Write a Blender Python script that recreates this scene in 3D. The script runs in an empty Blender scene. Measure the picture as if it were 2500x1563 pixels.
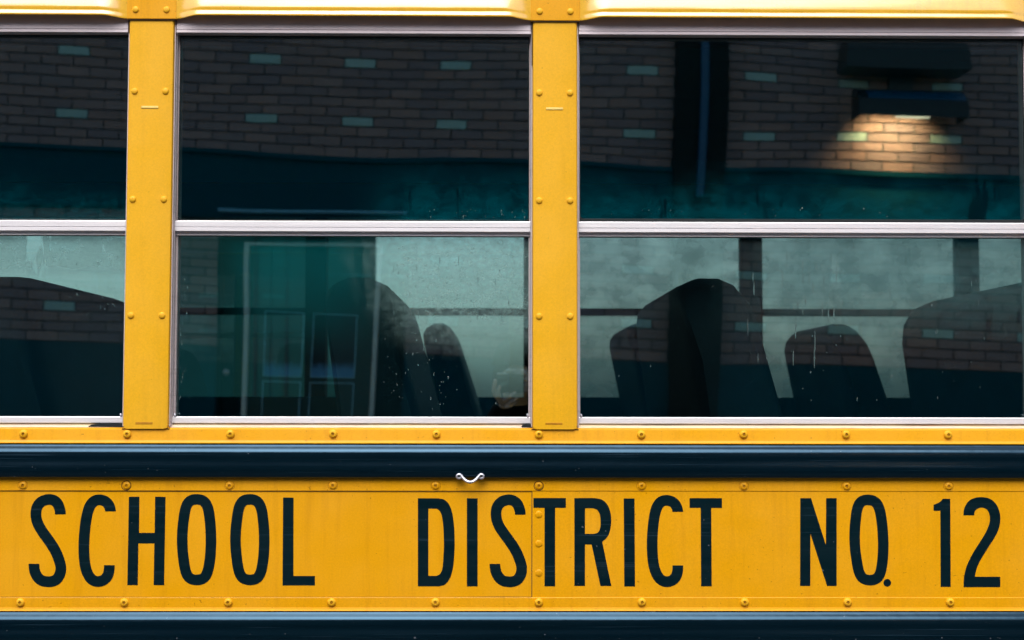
import bpy, bmesh, math, random, json
from mathutils import Vector, Matrix, noise
random.seed(12)
R = math.radians
scene = bpy.context.scene
COL = scene.collection
PI = math.pi

# ------------------------------------------------------------------ camera
cd = bpy.data.cameras.new('camera'); cam = bpy.data.objects.new('camera', cd); COL.objects.link(cam)
cd.sensor_width = 36; cd.lens = 48; cd.clip_start = 0.01; cd.clip_end = 1000
cd.dof.use_dof = True; cd.dof.focus_distance = 2.374; cd.dof.aperture_fstop = 6.3
CY = -2.37448
yaw, pit, rol = 0.01042, 0.05301, 0.0016
fw = Vector((math.sin(yaw)*math.cos(pit), math.cos(yaw)*math.cos(pit), math.sin(pit)))
rt = Vector((math.cos(yaw), -math.sin(yaw), 0)); up = rt.cross(fw)
r2 = rt*math.cos(rol)+up*math.sin(rol); u2 = up*math.cos(rol)-rt*math.sin(rol)
M = Matrix(((r2.x, u2.x, -fw.x, 0), (r2.y, u2.y, -fw.y, CY), (r2.z, u2.z, -fw.z, 1.66), (0, 0, 0, 1)))
cam.matrix_world = M
scene.camera = cam
# ------------------------------------------------------------------ world, sun, exposure
SUN_EL, SUN_AZ = 55, 188          # azimuth clockwise from +y: the sun stands behind the photographer
w = bpy.data.worlds.new('World'); scene.world = w; w.use_nodes = True
nt = w.node_tree; bg = nt.nodes['Background']
sky = nt.nodes.new('ShaderNodeTexSky'); sky.sky_type = 'NISHITA'; sky.sun_disc = False
sky.sun_elevation = R(SUN_EL); sky.sun_rotation = R(SUN_AZ); sky.air_density = 1.0; sky.dust_density = 3.0
hs = nt.nodes.new('ShaderNodeHueSaturation'); hs.inputs['Saturation'].default_value = 0.5
nt.links.new(sky.outputs[0], hs.inputs['Color']); nt.links.new(hs.outputs[0], bg.inputs['Color'])
bg.inputs['Strength'].default_value = 0.15
sd = bpy.data.lights.new('sun', 'SUN'); so = bpy.data.objects.new('sun', sd); COL.objects.link(so)
sd.energy = 1.5; sd.angle = R(50); sd.color = (1, .97, .93)
sv = Vector((math.sin(R(SUN_AZ))*math.cos(R(SUN_EL)), math.cos(R(SUN_AZ))*math.cos(R(SUN_EL)), math.sin(R(SUN_EL))))
so.rotation_euler = sv.to_track_quat('Z', 'Y').to_euler()
so.location = sv*30
scene.view_settings.view_transform = 'Standard'; scene.view_settings.look = 'None'
scene.view_settings.exposure = 0.72; scene.view_settings.gamma = 1
scene.cycles.max_bounces = 10; scene.cycles.transparent_max_bounces = 24
scene.cycles.caustics_reflective = False; scene.cycles.caustics_refractive = False

# ------------------------------------------------------------------ material helpers
def mat(name):
    m = bpy.data.materials.new(name); m.use_nodes = True
    return m, m.node_tree, m.node_tree.nodes['Principled BSDF']
def N(nt, t, **kw):
    n = nt.nodes.new(t)
    for k, v in kw.items():
        if k in n.inputs: n.inputs[k].default_value = v
        else: setattr(n, k, v)
    return n
def coords(nt, kind='Object', scale=(1, 1, 1), loc=(0, 0, 0)):
    tc = nt.nodes.new('ShaderNodeTexCoord'); mp = nt.nodes.new('ShaderNodeMapping')
    mp.inputs['Scale'].default_value = scale; mp.inputs['Location'].default_value = loc
    nt.links.new(tc.outputs[kind], mp.inputs['Vector']); return mp.outputs[0]
def geo_pos(nt, scale=(1, 1, 1)):
    g = nt.nodes.new('ShaderNodeNewGeometry'); mp = nt.nodes.new('ShaderNodeMapping'); mp.inputs['Scale'].default_value = scale
    nt.links.new(g.outputs['Position'], mp.inputs['Vector']); return mp.outputs[0]
def noise_fac(nt, vec, scale, detail=3, rough=.6):
    n = N(nt, 'ShaderNodeTexNoise'); n.inputs['Scale'].default_value = scale; n.inputs['Detail'].default_value = detail
    n.inputs['Roughness'].default_value = rough; nt.links.new(vec, n.inputs['Vector']); return n.outputs['Fac']
def ramp(nt, fac, stops):
    r = nt.nodes.new('ShaderNodeValToRGB'); e = r.color_ramp.elements
    while len(e) < len(stops): e.new(.5)
    for i, (p, c) in enumerate(stops):
        e[i].position = p; e[i].color = (c, c, c, 1) if not isinstance(c, tuple) else (*c, 1)
    nt.links.new(fac, r.inputs[0]); return r.outputs[0]
def mixc(nt, fac, a, b, mode='MIX'):
    m = nt.nodes.new('ShaderNodeMix'); m.data_type = 'RGBA'; m.blend_type = mode
    for s, v in ((0, fac), (6, a), (7, b)):
        if isinstance(v, (int, float)): m.inputs[s].default_value = v
        elif isinstance(v, tuple): m.inputs[s].default_value = (*v, 1)
        else: nt.links.new(v, m.inputs[s])
    return m.outputs[2]
def math_(nt, op, a, b=0.0, clamp=False):
    m = nt.nodes.new('ShaderNodeMath'); m.operation = op; m.use_clamp = clamp
    for s, v in ((0, a), (1, b)):
        if isinstance(v, (int, float)): m.inputs[s].default_value = v
        else: nt.links.new(v, m.inputs[s])
    return m.outputs[0]
def bump(nt, h, strength, dist, bs=None):
    b = nt.nodes.new('ShaderNodeBump'); b.inputs['Strength'].default_value = strength; b.inputs['Distance'].default_value = dist
    nt.links.new(h, b.inputs['Height'])
    if bs is not None: nt.links.new(b.outputs[0], bs.inputs['Normal'])
    return b.outputs[0]

def paint(name, col, rough=.32, grain=.07, dirt=(.30, .16, .02), dirt_amt=.35, wav=.0006, coat=0.0, spec=.3):
    m, nt, b = mat(name)
    P = geo_pos(nt)
    fine = ramp(nt, noise_fac(nt, P, 330, 2, .8), [(.3, 0.0), (.7, 1.0)])   # fine speckle in the sprayed paint
    c = mixc(nt, math_(nt, 'MULTIPLY', fine, 1.0), tuple(v*(1-grain) for v in col), tuple(min(1, v*(1+grain)) for v in col))
    big = ramp(nt, noise_fac(nt, P, 4.5, 4), [(.35, 0.0), (.75, 1.0)])
    c = mixc(nt, math_(nt, 'MULTIPLY', big, .22), c, tuple(min(1, v*1.06+.03) for v in col))   # chalky fading
    st = ramp(nt, noise_fac(nt, geo_pos(nt, (38, 38, 2.2)), 1.0, 4, .7), [(.52, 0.0), (.80, 1.0)])
    c = mixc(nt, math_(nt, 'MULTIPLY', st, dirt_amt*.6), c, dirt)      # rain-washed streaks
    sp = ramp(nt, noise_fac(nt, P, 190, 1, .5), [(.74, 0.0), (.78, 1.0)])
    c = mixc(nt, math_(nt, 'MULTIPLY', sp, dirt_amt), c, tuple(v*.5 for v in dirt))
    nt.links.new(c, b.inputs['Base Color'])
    rr = ramp(nt, noise_fac(nt, P, 9, 4), [(.3, rough*.75), (.75, rough*1.35)])
    nt.links.new(rr, b.inputs['Roughness'])
    b.inputs['Specular IOR Level'].default_value = spec
    b.inputs['Coat Weight'].default_value = coat; b.inputs['Coat Roughness'].default_value = .16; b.inputs['Coat IOR'].default_value = 1.95
    h = math_(nt, 'ADD', math_(nt, 'MULTIPLY', noise_fac(nt, P, 6, 2), 1.0), math_(nt, 'MULTIPLY', noise_fac(nt, P, 260, 2), .02))
    bump(nt, h, 1.0, wav*4, b)
    return m
YEL = paint('yellow_paint', (.76, .345, .0), rough=.42, grain=.07, dirt=(.40, .15, .004), dirt_amt=.55)
YEL_PALE = paint('pale_yellow_paint', (.81, .42, .012), rough=.45, grain=.07, dirt=(.45, .2, .01), dirt_amt=.35)  # paler yellow for posts, screws and rivets
YEL_GLOSS = paint('glossy_yellow_paint', (.80, .44, .02), rough=.25, coat=1.0, dirt=(.12, .06, .02))
YEL_DIM = paint('grimy_yellow_paint', (.46, .20, .005), rough=.5, dirt=(.10, .04, .01), dirt_amt=.6)
GRIME = paint('dark_grime', (.06, .025, .008), rough=.8, dirt=(.02, .01, .01))

def dark_paint(name, col, rough, coat=.6, spec=.5, tint=(1, 1, 1)):
    m, nt, b = mat(name); P = geo_pos(nt)
    c = mixc(nt, noise_fac(nt, P, 350, 2, .8), tuple(v*.7 for v in col), tuple(v*1.3 for v in col))
    sc = ramp(nt, noise_fac(nt, geo_pos(nt, (2.0, 1, 240)), 1.0, 3, .7), [(.60, 0.0), (.75, 1.0)])
    c = mixc(nt, math_(nt, 'MULTIPLY', sc, .45), c, (.04, .08, .12))
    sp = ramp(nt, noise_fac(nt, P, 160, 1), [(.76, 0.0), (.79, 1.0)])
    c = mixc(nt, math_(nt, 'MULTIPLY', sp, .35), c, (.25, .27, .3))
    nt.links.new(c, b.inputs['Base Color'])
    nt.links.new(ramp(nt, noise_fac(nt, geo_pos(nt, (3, 3, 60)), 1.0, 4), [(.3, rough*.7), (.75, rough*1.5)]), b.inputs['Roughness'])
    b.inputs['Coat Weight'].default_value = coat; b.inputs['Coat Roughness'].default_value = rough*.6
    b.inputs['Specular IOR Level'].default_value = spec; b.inputs['Specular Tint'].default_value = (*tint, 1)
    bump(nt, noise_fac(nt, P, 30, 2), .6, .0006, b)
    return m
RAIL = dark_paint('navy_black_paint', (.0010, .0065, .011), .17, 0, .75, (.34, .66, 1))
VINYL = dark_paint('black_vinyl', (.0004, .009, .0135), .5, 0, .15, (.6, .9, 1))

def metal(name, col, rough=.42, dirt=.25, metallic=.35):
    m, nt, b = mat(name); P = geo_pos(nt)
    c = mixc(nt, noise_fac(nt, P, 380, 2, .8), tuple(v*.92 for v in col), tuple(min(1, v*1.07) for v in col))
    st = ramp(nt, noise_fac(nt, geo_pos(nt, (6, 6, 160)), 1.0, 4, .7), [(.55, 0.0), (.8, 1.0)])
    c = mixc(nt, math_(nt, 'MULTIPLY', st, dirt), c, (.28, .24, .22))
    nt.links.new(c, b.inputs['Base Color']); b.inputs['Metallic'].default_value = metallic
    nt.links.new(ramp(nt, noise_fac(nt, geo_pos(nt, (4, 4, 300)), 1.0, 3), [(.3, rough*.8), (.7, rough*1.2)]), b.inputs['Roughness'])
    bump(nt, noise_fac(nt, P, 500, 2), .15, .0002, b)
    return m
ALU = metal('aluminium_frame', (.85, .82, .85))
ALU_DIRTY = metal('dirty_aluminium', (.60, .52, .52), .55, .6)
CHROME = metal('dull_zinc', (.50, .50, .56), .38, .3, .7)

# cream sill under the glass: old paint, rust and black dirt dragged lengthwise
SILL, nt, b = mat('weathered_sill')
c = mixc(nt, ramp(nt, noise_fac(nt, geo_pos(nt, (9, 60, 260)), 1.0, 5, .7), [(.35, 0.0), (.62, 1.0)]), (.72, .56, .46), (.80, .66, .40))
c = mixc(nt, ramp(nt, noise_fac(nt, geo_pos(nt, (5, 40, 420)), 1.0, 5, .75), [(.56, 0.0), (.68, 1.0)]), c, (.62, .28, .04))
c = mixc(nt, ramp(nt, noise_fac(nt, geo_pos(nt, (7, 90, 600)), 1.0, 6, .8), [(.58, 0.0), (.66, 1.0)]), c, (.03, .025, .02))
nt.links.new(c, b.inputs['Base Color']); b.inputs['Roughness'].default_value = .55

RUBBER, nt, b = mat('black_rubber'); b.inputs['Base Color'].default_value = (.0012, .006, .008, 1); b.inputs['Roughness'].default_value = .6
nt.links.new(ramp(nt, noise_fac(nt, geo_pos(nt), 200), [(.3, .5), (.7, .8)]), b.inputs['Roughness'])
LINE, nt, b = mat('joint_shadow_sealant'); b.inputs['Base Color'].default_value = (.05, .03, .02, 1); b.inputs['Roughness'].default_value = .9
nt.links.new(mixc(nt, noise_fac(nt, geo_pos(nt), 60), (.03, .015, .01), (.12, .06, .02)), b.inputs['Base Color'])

# window glass: tinted transparency + mirror reflection, with condensation that clings inside
def glass(name, fog=0.0, fog_top=.25, fog_low=1.0, xa=0.0, xb=1.0, fogcol=(.0, .31, .39), tint=(.79, .905, .89), refl=.118, wave=.0012, seed=0.0, drips=True, streak=0.0, top=None, slope=0.0, veil=0.0, ms=70, mlo=.22):
    m = bpy.data.materials.new(name); m.use_nodes = True; nt = m.node_tree; nt.nodes.clear()
    out = nt.nodes.new('ShaderNodeOutputMaterial')
    tr = N(nt, 'ShaderNodeBsdfTransparent'); tr.inputs[0].default_value = (*tint, 1)
    gl = N(nt, 'ShaderNodeBsdfGlossy'); gl.inputs['Roughness'].default_value = 0.004; gl.inputs['Color'].default_value = (.72, .95, 1, 1)
    P = geo_pos(nt, (1.0, 1.0, 1.0))
    h = noise_fac(nt, coords(nt, 'Object', (1.6, 1, 3.2), (seed, seed*2, 0)), 1.0, 0.6, .5)
    nb = bump(nt, h, 1.0, wave); nt.links.new(nb, gl.inputs['Normal'])
    fr = N(nt, 'ShaderNodeFresnel'); fr.inputs['IOR'].default_value = 1.5
    fac = math_(nt, 'ADD', math_(nt, 'MULTIPLY', fr.outputs[0], .8), refl-.032, True)
    mx = nt.nodes.new('ShaderNodeMixShader'); nt.links.new(fac, mx.inputs[0]); nt.links.new(tr.outputs[0], mx.inputs[1]); nt.links.new(gl.outputs[0], mx.inputs[2])
    res = mx.outputs[0]
    if fog > 0:
        tc = nt.nodes.new('ShaderNodeTexCoord'); sx = nt.nodes.new('ShaderNodeSeparateXYZ'); nt.links.new(tc.outputs['Generated'], sx.inputs[0])
        u, v = sx.outputs[0], sx.outputs[2]
        big = noise_fac(nt, coords(nt, 'Object', (1, 1, 1), (seed*3, 0, seed)), 7.0, 5, .62)
        # wavering upper edge of the misted zone
        edge = math_(nt, 'ADD', v, math_(nt, 'MULTIPLY', math_(nt, 'SUBTRACT', big, .5), .55*min(1, fog_top*2)))
        mr = N(nt, 'ShaderNodeMapRange'); mr.interpolation_type = 'SMOOTHSTEP'
        mr.inputs['From Min'].default_value = fog_top; mr.inputs['From Max'].default_value = fog_top*.02
        nt.links.new(edge, mr.inputs['Value']); mask = mr.outputs[0]
        if xb != xa and not (xa == 0 and xb == 1):
            ue = math_(nt, 'ADD', math_(nt, 'ADD', u, math_(nt, 'MULTIPLY', v, slope)), math_(nt, 'MULTIPLY', math_(nt, 'SUBTRACT', big, .5), .22))
            ux = N(nt, 'ShaderNodeMapRange'); ux.interpolation_type = 'SMOOTHSTEP'
            ux.inputs['From Min'].default_value = xa; ux.inputs['From Max'].default_value = xb
            nt.links.new(ue, ux.inputs['Value']); mask = math_(nt, 'MULTIPLY', mask, ux.outputs[0])
        if top:
            ut = N(nt, 'ShaderNodeMapRange'); ut.interpolation_type = 'SMOOTHSTEP'; ut.inputs['From Min'].default_value = top[0]; ut.inputs['From Max'].default_value = top[1]
            nt.links.new(v, ut.inputs['Value']); mask = math_(nt, 'MULTIPLY', mask, ut.outputs[0])
        mott = ramp(nt, noise_fac(nt, coords(nt, 'Object', (1, 1, 1.4), (seed, 0, 0)), ms, 5, .62), [(.34, mlo), (.66, 1.0)])
        if fog_top < 1: mask = math_(nt, 'POWER', mask, 1.7)
        mask = math_(nt, 'MULTIPLY', mask, mott)
        if drips:
            wig = noise_fac(nt, coords(nt, 'Object', (16, 1, 3.2), (seed*5, 0, seed)), 1.0, 4, .65)
            clear = ramp(nt, wig, [(.60, 1.0), (.635, .12)])
            mask = math_(nt, 'MULTIPLY', mask, clear)
        if streak > 0:
            sk = ramp(nt, noise_fac(nt, coords(nt, 'Object', (70, 1, 5), (seed*7, 0, 0)), 1.0, 4, .7), [(.62, 0.0), (.74, 1.0)])
            mask = math_(nt, 'ADD', mask, math_(nt, 'MULTIPLY', math_(nt, 'MULTIPLY', sk, mask), streak), True)
        grain = ramp(nt, noise_fac(nt, coords(nt, 'Object'), 420, 2, .8), [(.25, .8), (.75, 1.0)])
        mask = math_(nt, 'MULTIPLY', math_(nt, 'MULTIPLY', mask, grain), fog, True)
        if veil:      # thin teal haze painted over the other half, stronger towards the top
            w1 = N(nt, 'ShaderNodeMapRange'); w1.interpolation_type = 'SMOOTHSTEP'; w1.inputs['From Min'].default_value = .28; w1.inputs['From Max'].default_value = 1.0
            nt.links.new(v, w1.inputs['Value'])
            w2 = N(nt, 'ShaderNodeMapRange'); w2.interpolation_type = 'SMOOTHSTEP'; w2.inputs['From Min'].default_value = .10; w2.inputs['From Max'].default_value = .30
            nt.links.new(u, w2.inputs['Value'])
            w3 = N(nt, 'ShaderNodeMapRange'); w3.interpolation_type = 'SMOOTHSTEP'; w3.inputs['From Min'].default_value = .66; w3.inputs['From Max'].default_value = .40
            nt.links.new(u, w3.inputs['Value'])
            wv = math_(nt, 'MULTIPLY', math_(nt, 'MULTIPLY', math_(nt, 'MULTIPLY', w1.outputs[0], w2.outputs[0]), w3.outputs[0]), veil)
            wv = math_(nt, 'MULTIPLY', wv, ramp(nt, big, [(.3, .6), (.7, 1.0)]))
            vd = N(nt, 'ShaderNodeBsdfDiffuse'); vd.inputs[0].default_value = (.0, .20, .21, 1)
            m0 = nt.nodes.new('ShaderNodeMixShader'); nt.links.new(wv, m0.inputs[0]); nt.links.new(res, m0.inputs[1]); nt.links.new(vd.outputs[0], m0.inputs[2]); res = m0.outputs[0]
        df = N(nt, 'ShaderNodeBsdfDiffuse'); df.inputs[0].default_value = (*fogcol, 1)
        tl = N(nt, 'ShaderNodeBsdfTranslucent'); tl.inputs[0].default_value = (*fogcol, 1)
        fm = nt.nodes.new('ShaderNodeMixShader'); fm.inputs[0].default_value = .5
        nt.links.new(df.outputs[0], fm.inputs[1]); nt.links.new(tl.outputs[0], fm.inputs[2])
        m2 = nt.nodes.new('ShaderNodeMixShader'); nt.links.new(mask, m2.inputs[0]); nt.links.new(res, m2.inputs[1]); nt.links.new(fm.outputs[0], m2.inputs[2])
        res = m2.outputs[0]
    nt.links.new(res, out.inputs['Surface'])
    return m
G_PLAIN = glass('window_glass')
G_UP_L = glass('upper_glass_low_mist', .18, .30, seed=2.3)
G_UP_M = glass('upper_glass_corner_mist', .27, .40, xa=.42, xb=.72, seed=5.1, ms=30)
G_UP_R = glass('upper_glass_wide_mist', .23, .38, seed=8.7, ms=26, wave=.0014)
MIST = (.52, .80, .76)
G_LO_L = glass('lower_glass_left', .80, 2.5, fogcol=(.40, .68, .66), xa=.30, xb=.62, seed=1.2, top=(.74, .84), ms=24, mlo=.5, drips=True, tint=(.79, .905, .89))
G_LO_M = glass('lower_glass_half_misted', .50, 2.5, fogcol=MIST, xa=.68, xb=.92, seed=3.9, streak=.3, top=(.30, .62), slope=.28, veil=.28)
G_LO_R = glass('lower_glass_lightly_misted', .42, 2.5, fogcol=(.16, .36, .37), seed=6.4, streak=.9, xa=.28, xb=.55, top=(.35, .80), ms=38, mlo=.45)

def simple(name, col, rough=.6, metallic=0.0, var=.15, scale=30, bs=0.0, emit=None):
    m, nt, b = mat(name)
    c = mixc(nt, noise_fac(nt, coords(nt), scale, 4), tuple(v*(1-var) for v in col), tuple(min(1, v*(1+var)) for v in col))
    nt.links.new(c, b.inputs['Base Color']); b.inputs['Roughness'].default_value = rough; b.inputs['Metallic'].default_value = metallic
    if bs: bump(nt, noise_fac(nt, coords(nt), scale*3, 3), bs, .002, b)
    if emit: b.inputs['Emission Color'].default_value = (*emit[0], 1); b.inputs['Emission Strength'].default_value = emit[1]
    return m
SEAT = simple('dark_seat_vinyl', (.006, .022, .032), .6, scale=60, bs=.2)
SEATFRAME = simple('black_seat_frame', (.008, .012, .014), .9)
INWALL = simple('interior_wall_paint', (.05, .40, .50), .6)
INDARK = simple('interior_dark_trim', (.008, .10, .14), .6)
FLOORM = simple('ribbed_floor_rubber', (.03, .03, .03), .7)
ASPHALT = simple('asphalt', (.055, .056, .058), .85, var=.35, scale=90, bs=.4)
MORTAR = simple('mortar', (.075, .085, .10), .9, var=.3, scale=80, bs=.3)
BEAM = simple('dark_beam_paint', (.003, .085, .13), .9)
BASE = simple('dark_base_stone', (.003, .08, .12), .9, var=.3, scale=8)
COLUMN = simple('black_column_paint', (.004, .010, .013), .5)
COLSHEEN = simple('column_highlight_blue', (.006, .10, .25), .45)
PALEBLUE = simple('pale_blue_trim_paint', (.16, .50, .74), .4)
DOORG = simple('dark_green_door_paint', (.010, .075, .075), .45)
DOORF = simple('pale_door_trim', (.80, .96, .97), .5)
DOORL = simple('blue_moulding_paint', (.26, .62, .80), .45)
FOOTBLUE, nt, b = mat('blue_foot_door_panel')
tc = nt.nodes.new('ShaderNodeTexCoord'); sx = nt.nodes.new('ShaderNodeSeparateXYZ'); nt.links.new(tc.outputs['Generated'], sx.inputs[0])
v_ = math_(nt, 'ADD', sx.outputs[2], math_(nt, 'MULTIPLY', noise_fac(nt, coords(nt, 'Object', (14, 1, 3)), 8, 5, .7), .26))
nt.links.new(ramp(nt, v_, [(.22, (.10, .36, .66)), (.36, (.008, .03, .045))]), b.inputs['Base Color'])  # blue at the foot, dark above, with a ragged edge between
LAMPBODY = simple('dark_lamp_metal', (.004, .016, .024), .35)
HOODSHEEN = simple('hood_sky_sheen', (.005, .08, .19), .3)
LENS = simple('lamp_lens', (.8, .8, .7), .3, emit=((1, .78, .50), 2.0))

def brick_mat(name, cols, rough=.8):
    m, nt, b = mat(name)
    g = nt.nodes.new('ShaderNodeNewGeometry'); oi = nt.nodes.new('ShaderNodeObjectInfo')
    rnd = math_(nt, 'FRACT', math_(nt, 'ADD', g.outputs['Random Per Island'], math_(nt, 'MULTIPLY', oi.outputs['Random'], 7.3)))
    st = [(i/(len(cols)-1), c) for i, c in enumerate(cols)]
    c = ramp(nt, rnd, st)
    c = mixc(nt, math_(nt, 'MULTIPLY', noise_fac(nt, geo_pos(nt), 45, 4, .7), .5), c, tuple(v*.55 for v in cols[0]))
    nt.links.new(c, b.inputs['Base Color']); b.inputs['Roughness'].default_value = rough
    bump(nt, noise_fac(nt, geo_pos(nt), 120, 4), .4, .004, b)
    return m
BRICK = brick_mat('red_brown_brick', [(.34, .26, .28), (.46, .33, .33), (.27, .23, .28), (.41, .28, .27), (.33, .27, .30), (.25, .20, .24)])
BRICKP = brick_mat('pale_glazed_brick', [(.42, .70, .72), (.50, .76, .78)], .35)
BRICKP.name = 'pale_glazed_brick'
SKIN = simple('skin', (.90, .76, .74), .5, scale=120, var=.06)
JACKET = simple('black_jacket_cloth', (.006, .007, .009), .8, scale=200, bs=.3)
TROUSER = simple('dark_trousers', (.012, .014, .02), .8)
CAP = simple('black_knit_cap', (.008, .009, .010), .9, scale=260, bs=.5)
CAMBODY = simple('camera_body_plastic', (.012, .013, .014), .5)
CAMTOP = simple('silver_camera_top', (.75, .85, .95), .3, metallic=.3)
TRUCKP = simple('dark_green_truck_paint', (.002, .030, .030), .8, scale=3)
TYRE = simple('tyre_rubber', (.02, .02, .02), .8)
DROP, nt, b = mat('water_drop'); b.inputs['Base Color'].default_value = (.6, .8, .8, 1); b.inputs['Roughness'].default_value = .05
b.inputs['Transmission Weight'].default_value = .9; b.inputs['IOR'].default_value = 1.33
nt.links.new(ramp(nt, noise_fac(nt, geo_pos(nt), 300), [(.3, .02), (.7, .10)]), b.inputs['Roughness'])

# ------------------------------------------------------------------ mesh helpers
def tag(o, label=None, cat=None, group=None, kind=None):
    if label: o['label'] = label
    if cat: o['category'] = cat
    if group: o['group'] = group
    if kind: o['kind'] = kind
    return o
def empty(name, loc=(0, 0, 0)):
    o = bpy.data.objects.new(name, None); o.location = loc; COL.objects.link(o); return o
def link(name, me, parent=None, loc=None):
    o = bpy.data.objects.new(name, me); COL.objects.link(o)
    if parent is not None: o.parent = parent
    if loc is not None: o.location = loc
    return o
def finish(name, bm, m, parent=None, loc=None, smooth=False):
    bmesh.ops.recalc_face_normals(bm, faces=bm.faces)
    me = bpy.data.meshes.new(name); bm.to_mesh(me); bm.free()
    for mm in (m if isinstance(m, (list, tuple)) else [m]): me.materials.append(mm)
    if smooth:
        for p in me.polygons: p.use_smooth = True
        if smooth != 'all': me.set_sharp_from_angle(angle=R(38))
    return link(name, me, parent, loc)
def box(bm, x0, x1, y0, y1, z0, z1, bev=0.0, mi=0, seg=2):
    vs = [bm.verts.new((x, y, z)) for x in (x0, x1) for y in (y0, y1) for z in (z0, z1)]
    fs = [bm.faces.new([vs[i] for i in q]) for q in ((0, 1, 3, 2), (4, 6, 7, 5), (0, 4, 5, 1), (2, 3, 7, 6), (0, 2, 6, 4), (1, 5, 7, 3))]
    for f in fs: f.material_index = mi
    if bev > 0:
        es = list({e for f in fs for e in f.edges})
        bmesh.ops.bevel(bm, geom=es, offset=bev, segments=seg, affect='EDGES', profile=.5)
    return fs
def extrude_x(bm, prof, x0, x1, closed=True, nx=1, fn=None, mi=0, caps=True):
    """prof: list of (y, z); swept along x. fn(x, y, z) may nudge points."""
    rows = []
    for i in range(nx+1):
        x = x0+(x1-x0)*i/nx
        rows.append([bm.verts.new(fn(x, y, z) if fn else (x, y, z)) for y, z in prof])
    n = len(prof); m = n if closed else n-1
    for i in range(nx):
        for j in range(m):
            f = bm.faces.new((rows[i][j], rows[i][(j+1) % n], rows[i+1][(j+1) % n], rows[i+1][j])); f.material_index = mi
    if closed and caps:
        bm.faces.new(rows[0][::-1]); bm.faces.new(rows[-1])
def sweep(bm, pts, r, seg=8, cap=True, mi=0):
    pts = [Vector(p) for p in pts]; n = len(pts); rings = []
    rr = r if isinstance(r, (list, tuple)) else [r]*n
    a = None
    for i, p in enumerate(pts):
        t = (pts[min(i+1, n-1)]-pts[max(i-1, 0)]).normalized()
        if a is None: a = t.orthogonal().normalized()
        a = (a-t*a.dot(t)).normalized(); b = t.cross(a)
        rings.append([bm.verts.new(p+(a*math.cos(k/seg*2*PI)+b*math.sin(k/seg*2*PI))*rr[i]) for k in range(seg)])
    for i in range(n-1):
        for k in range(seg):
            f = bm.faces.new((rings[i][k], rings[i][(k+1) % seg], rings[i+1][(k+1) % seg], rings[i+1][k])); f.material_index = mi
    if cap:
        bm.faces.new(rings[0][::-1]).material_index = mi; bm.faces.new(rings[-1]).material_index = mi
def lathe_y(bm, prof, seg=20, cx=0, cz=0, mi=0, cap=True):
    """prof: (radius, y), turned about the y axis"""
    rings = [[bm.verts.new((cx+r*math.cos(k/seg*2*PI), y, cz+r*math.sin(k/seg*2*PI))) for k in range(seg)] for r, y in prof]
    for i in range(len(prof)-1):
        for k in range(seg):
            bm.faces.new((rings[i][k], rings[i][(k+1) % seg], rings[i+1][(k+1) % seg], rings[i+1][k])).material_index = mi
    if cap: bm.faces.new(rings[-1]).material_index = mi
    return rings

G_FAR = glass('far_window_glass', .55, 4.0, fogcol=(.34, .56, .54), seed=11.0, tint=(.84, .92, .905), top=(-1, -.5), ms=9, mlo=.45, drips=False)
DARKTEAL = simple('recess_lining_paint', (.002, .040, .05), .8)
LAMP_W = 9.5
CREAM = simple('pale_tab_yellow', (.86, .62, .16), .5)  # paler yellow of the pressed tabs on the posts
ALU_HEAD = metal('head_frame_aluminium', (.66, .58, .61), .5, .35)
TRUCKP.node_tree.nodes['Principled BSDF'].inputs['Specular IOR Level'].default_value = .15
REDL = simple('red_tail_lens', (.35, .02, .02), .3)
for m_ in (BEAM, BASE, COLUMN, JACKET, CAP, TROUSER, DARKTEAL, SEAT, INDARK, SEATFRAME): m_.node_tree.nodes['Principled BSDF'].inputs['Specular IOR Level'].default_value = .12
# ================================================================== GROUND
bm = bmesh.new(); box(bm, -150, 150, -150, 150, -.3, 0)
ground = finish('ground', bm, ASPHALT); tag(ground, 'dark grey asphalt lot under the bus and along the wall', None, None, 'structure')

# ================================================================== THE BUS
bus = empty('school_bus', (0, 0, 0))
tag(bus, 'yellow school bus side with black rails and big black lettering', 'school bus')
XL, XR = -4.32, 4.52
PIL = [-4.195, -3.4855, -2.776, -2.0665, -1.3569, -.6475, .0603, .9405, 1.8142, 2.6879, 3.5551, 4.4288]   # left edges of the posts
PW = .0783
YG = .026

# ---- flat panels, strips and rails below the glass
def part_x(name, prof, x0, x1, m, nx=1, fn=None, smooth=False, closed=True, parent=bus):
    bm = bmesh.new(); extrude_x(bm, prof, x0, x1, closed, nx, fn)
    return finish(name, bm, m, parent, None, smooth)
def wob(x, s, a): return noise.noise(Vector((x*s, 3.1, 7.7)))*a
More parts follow.
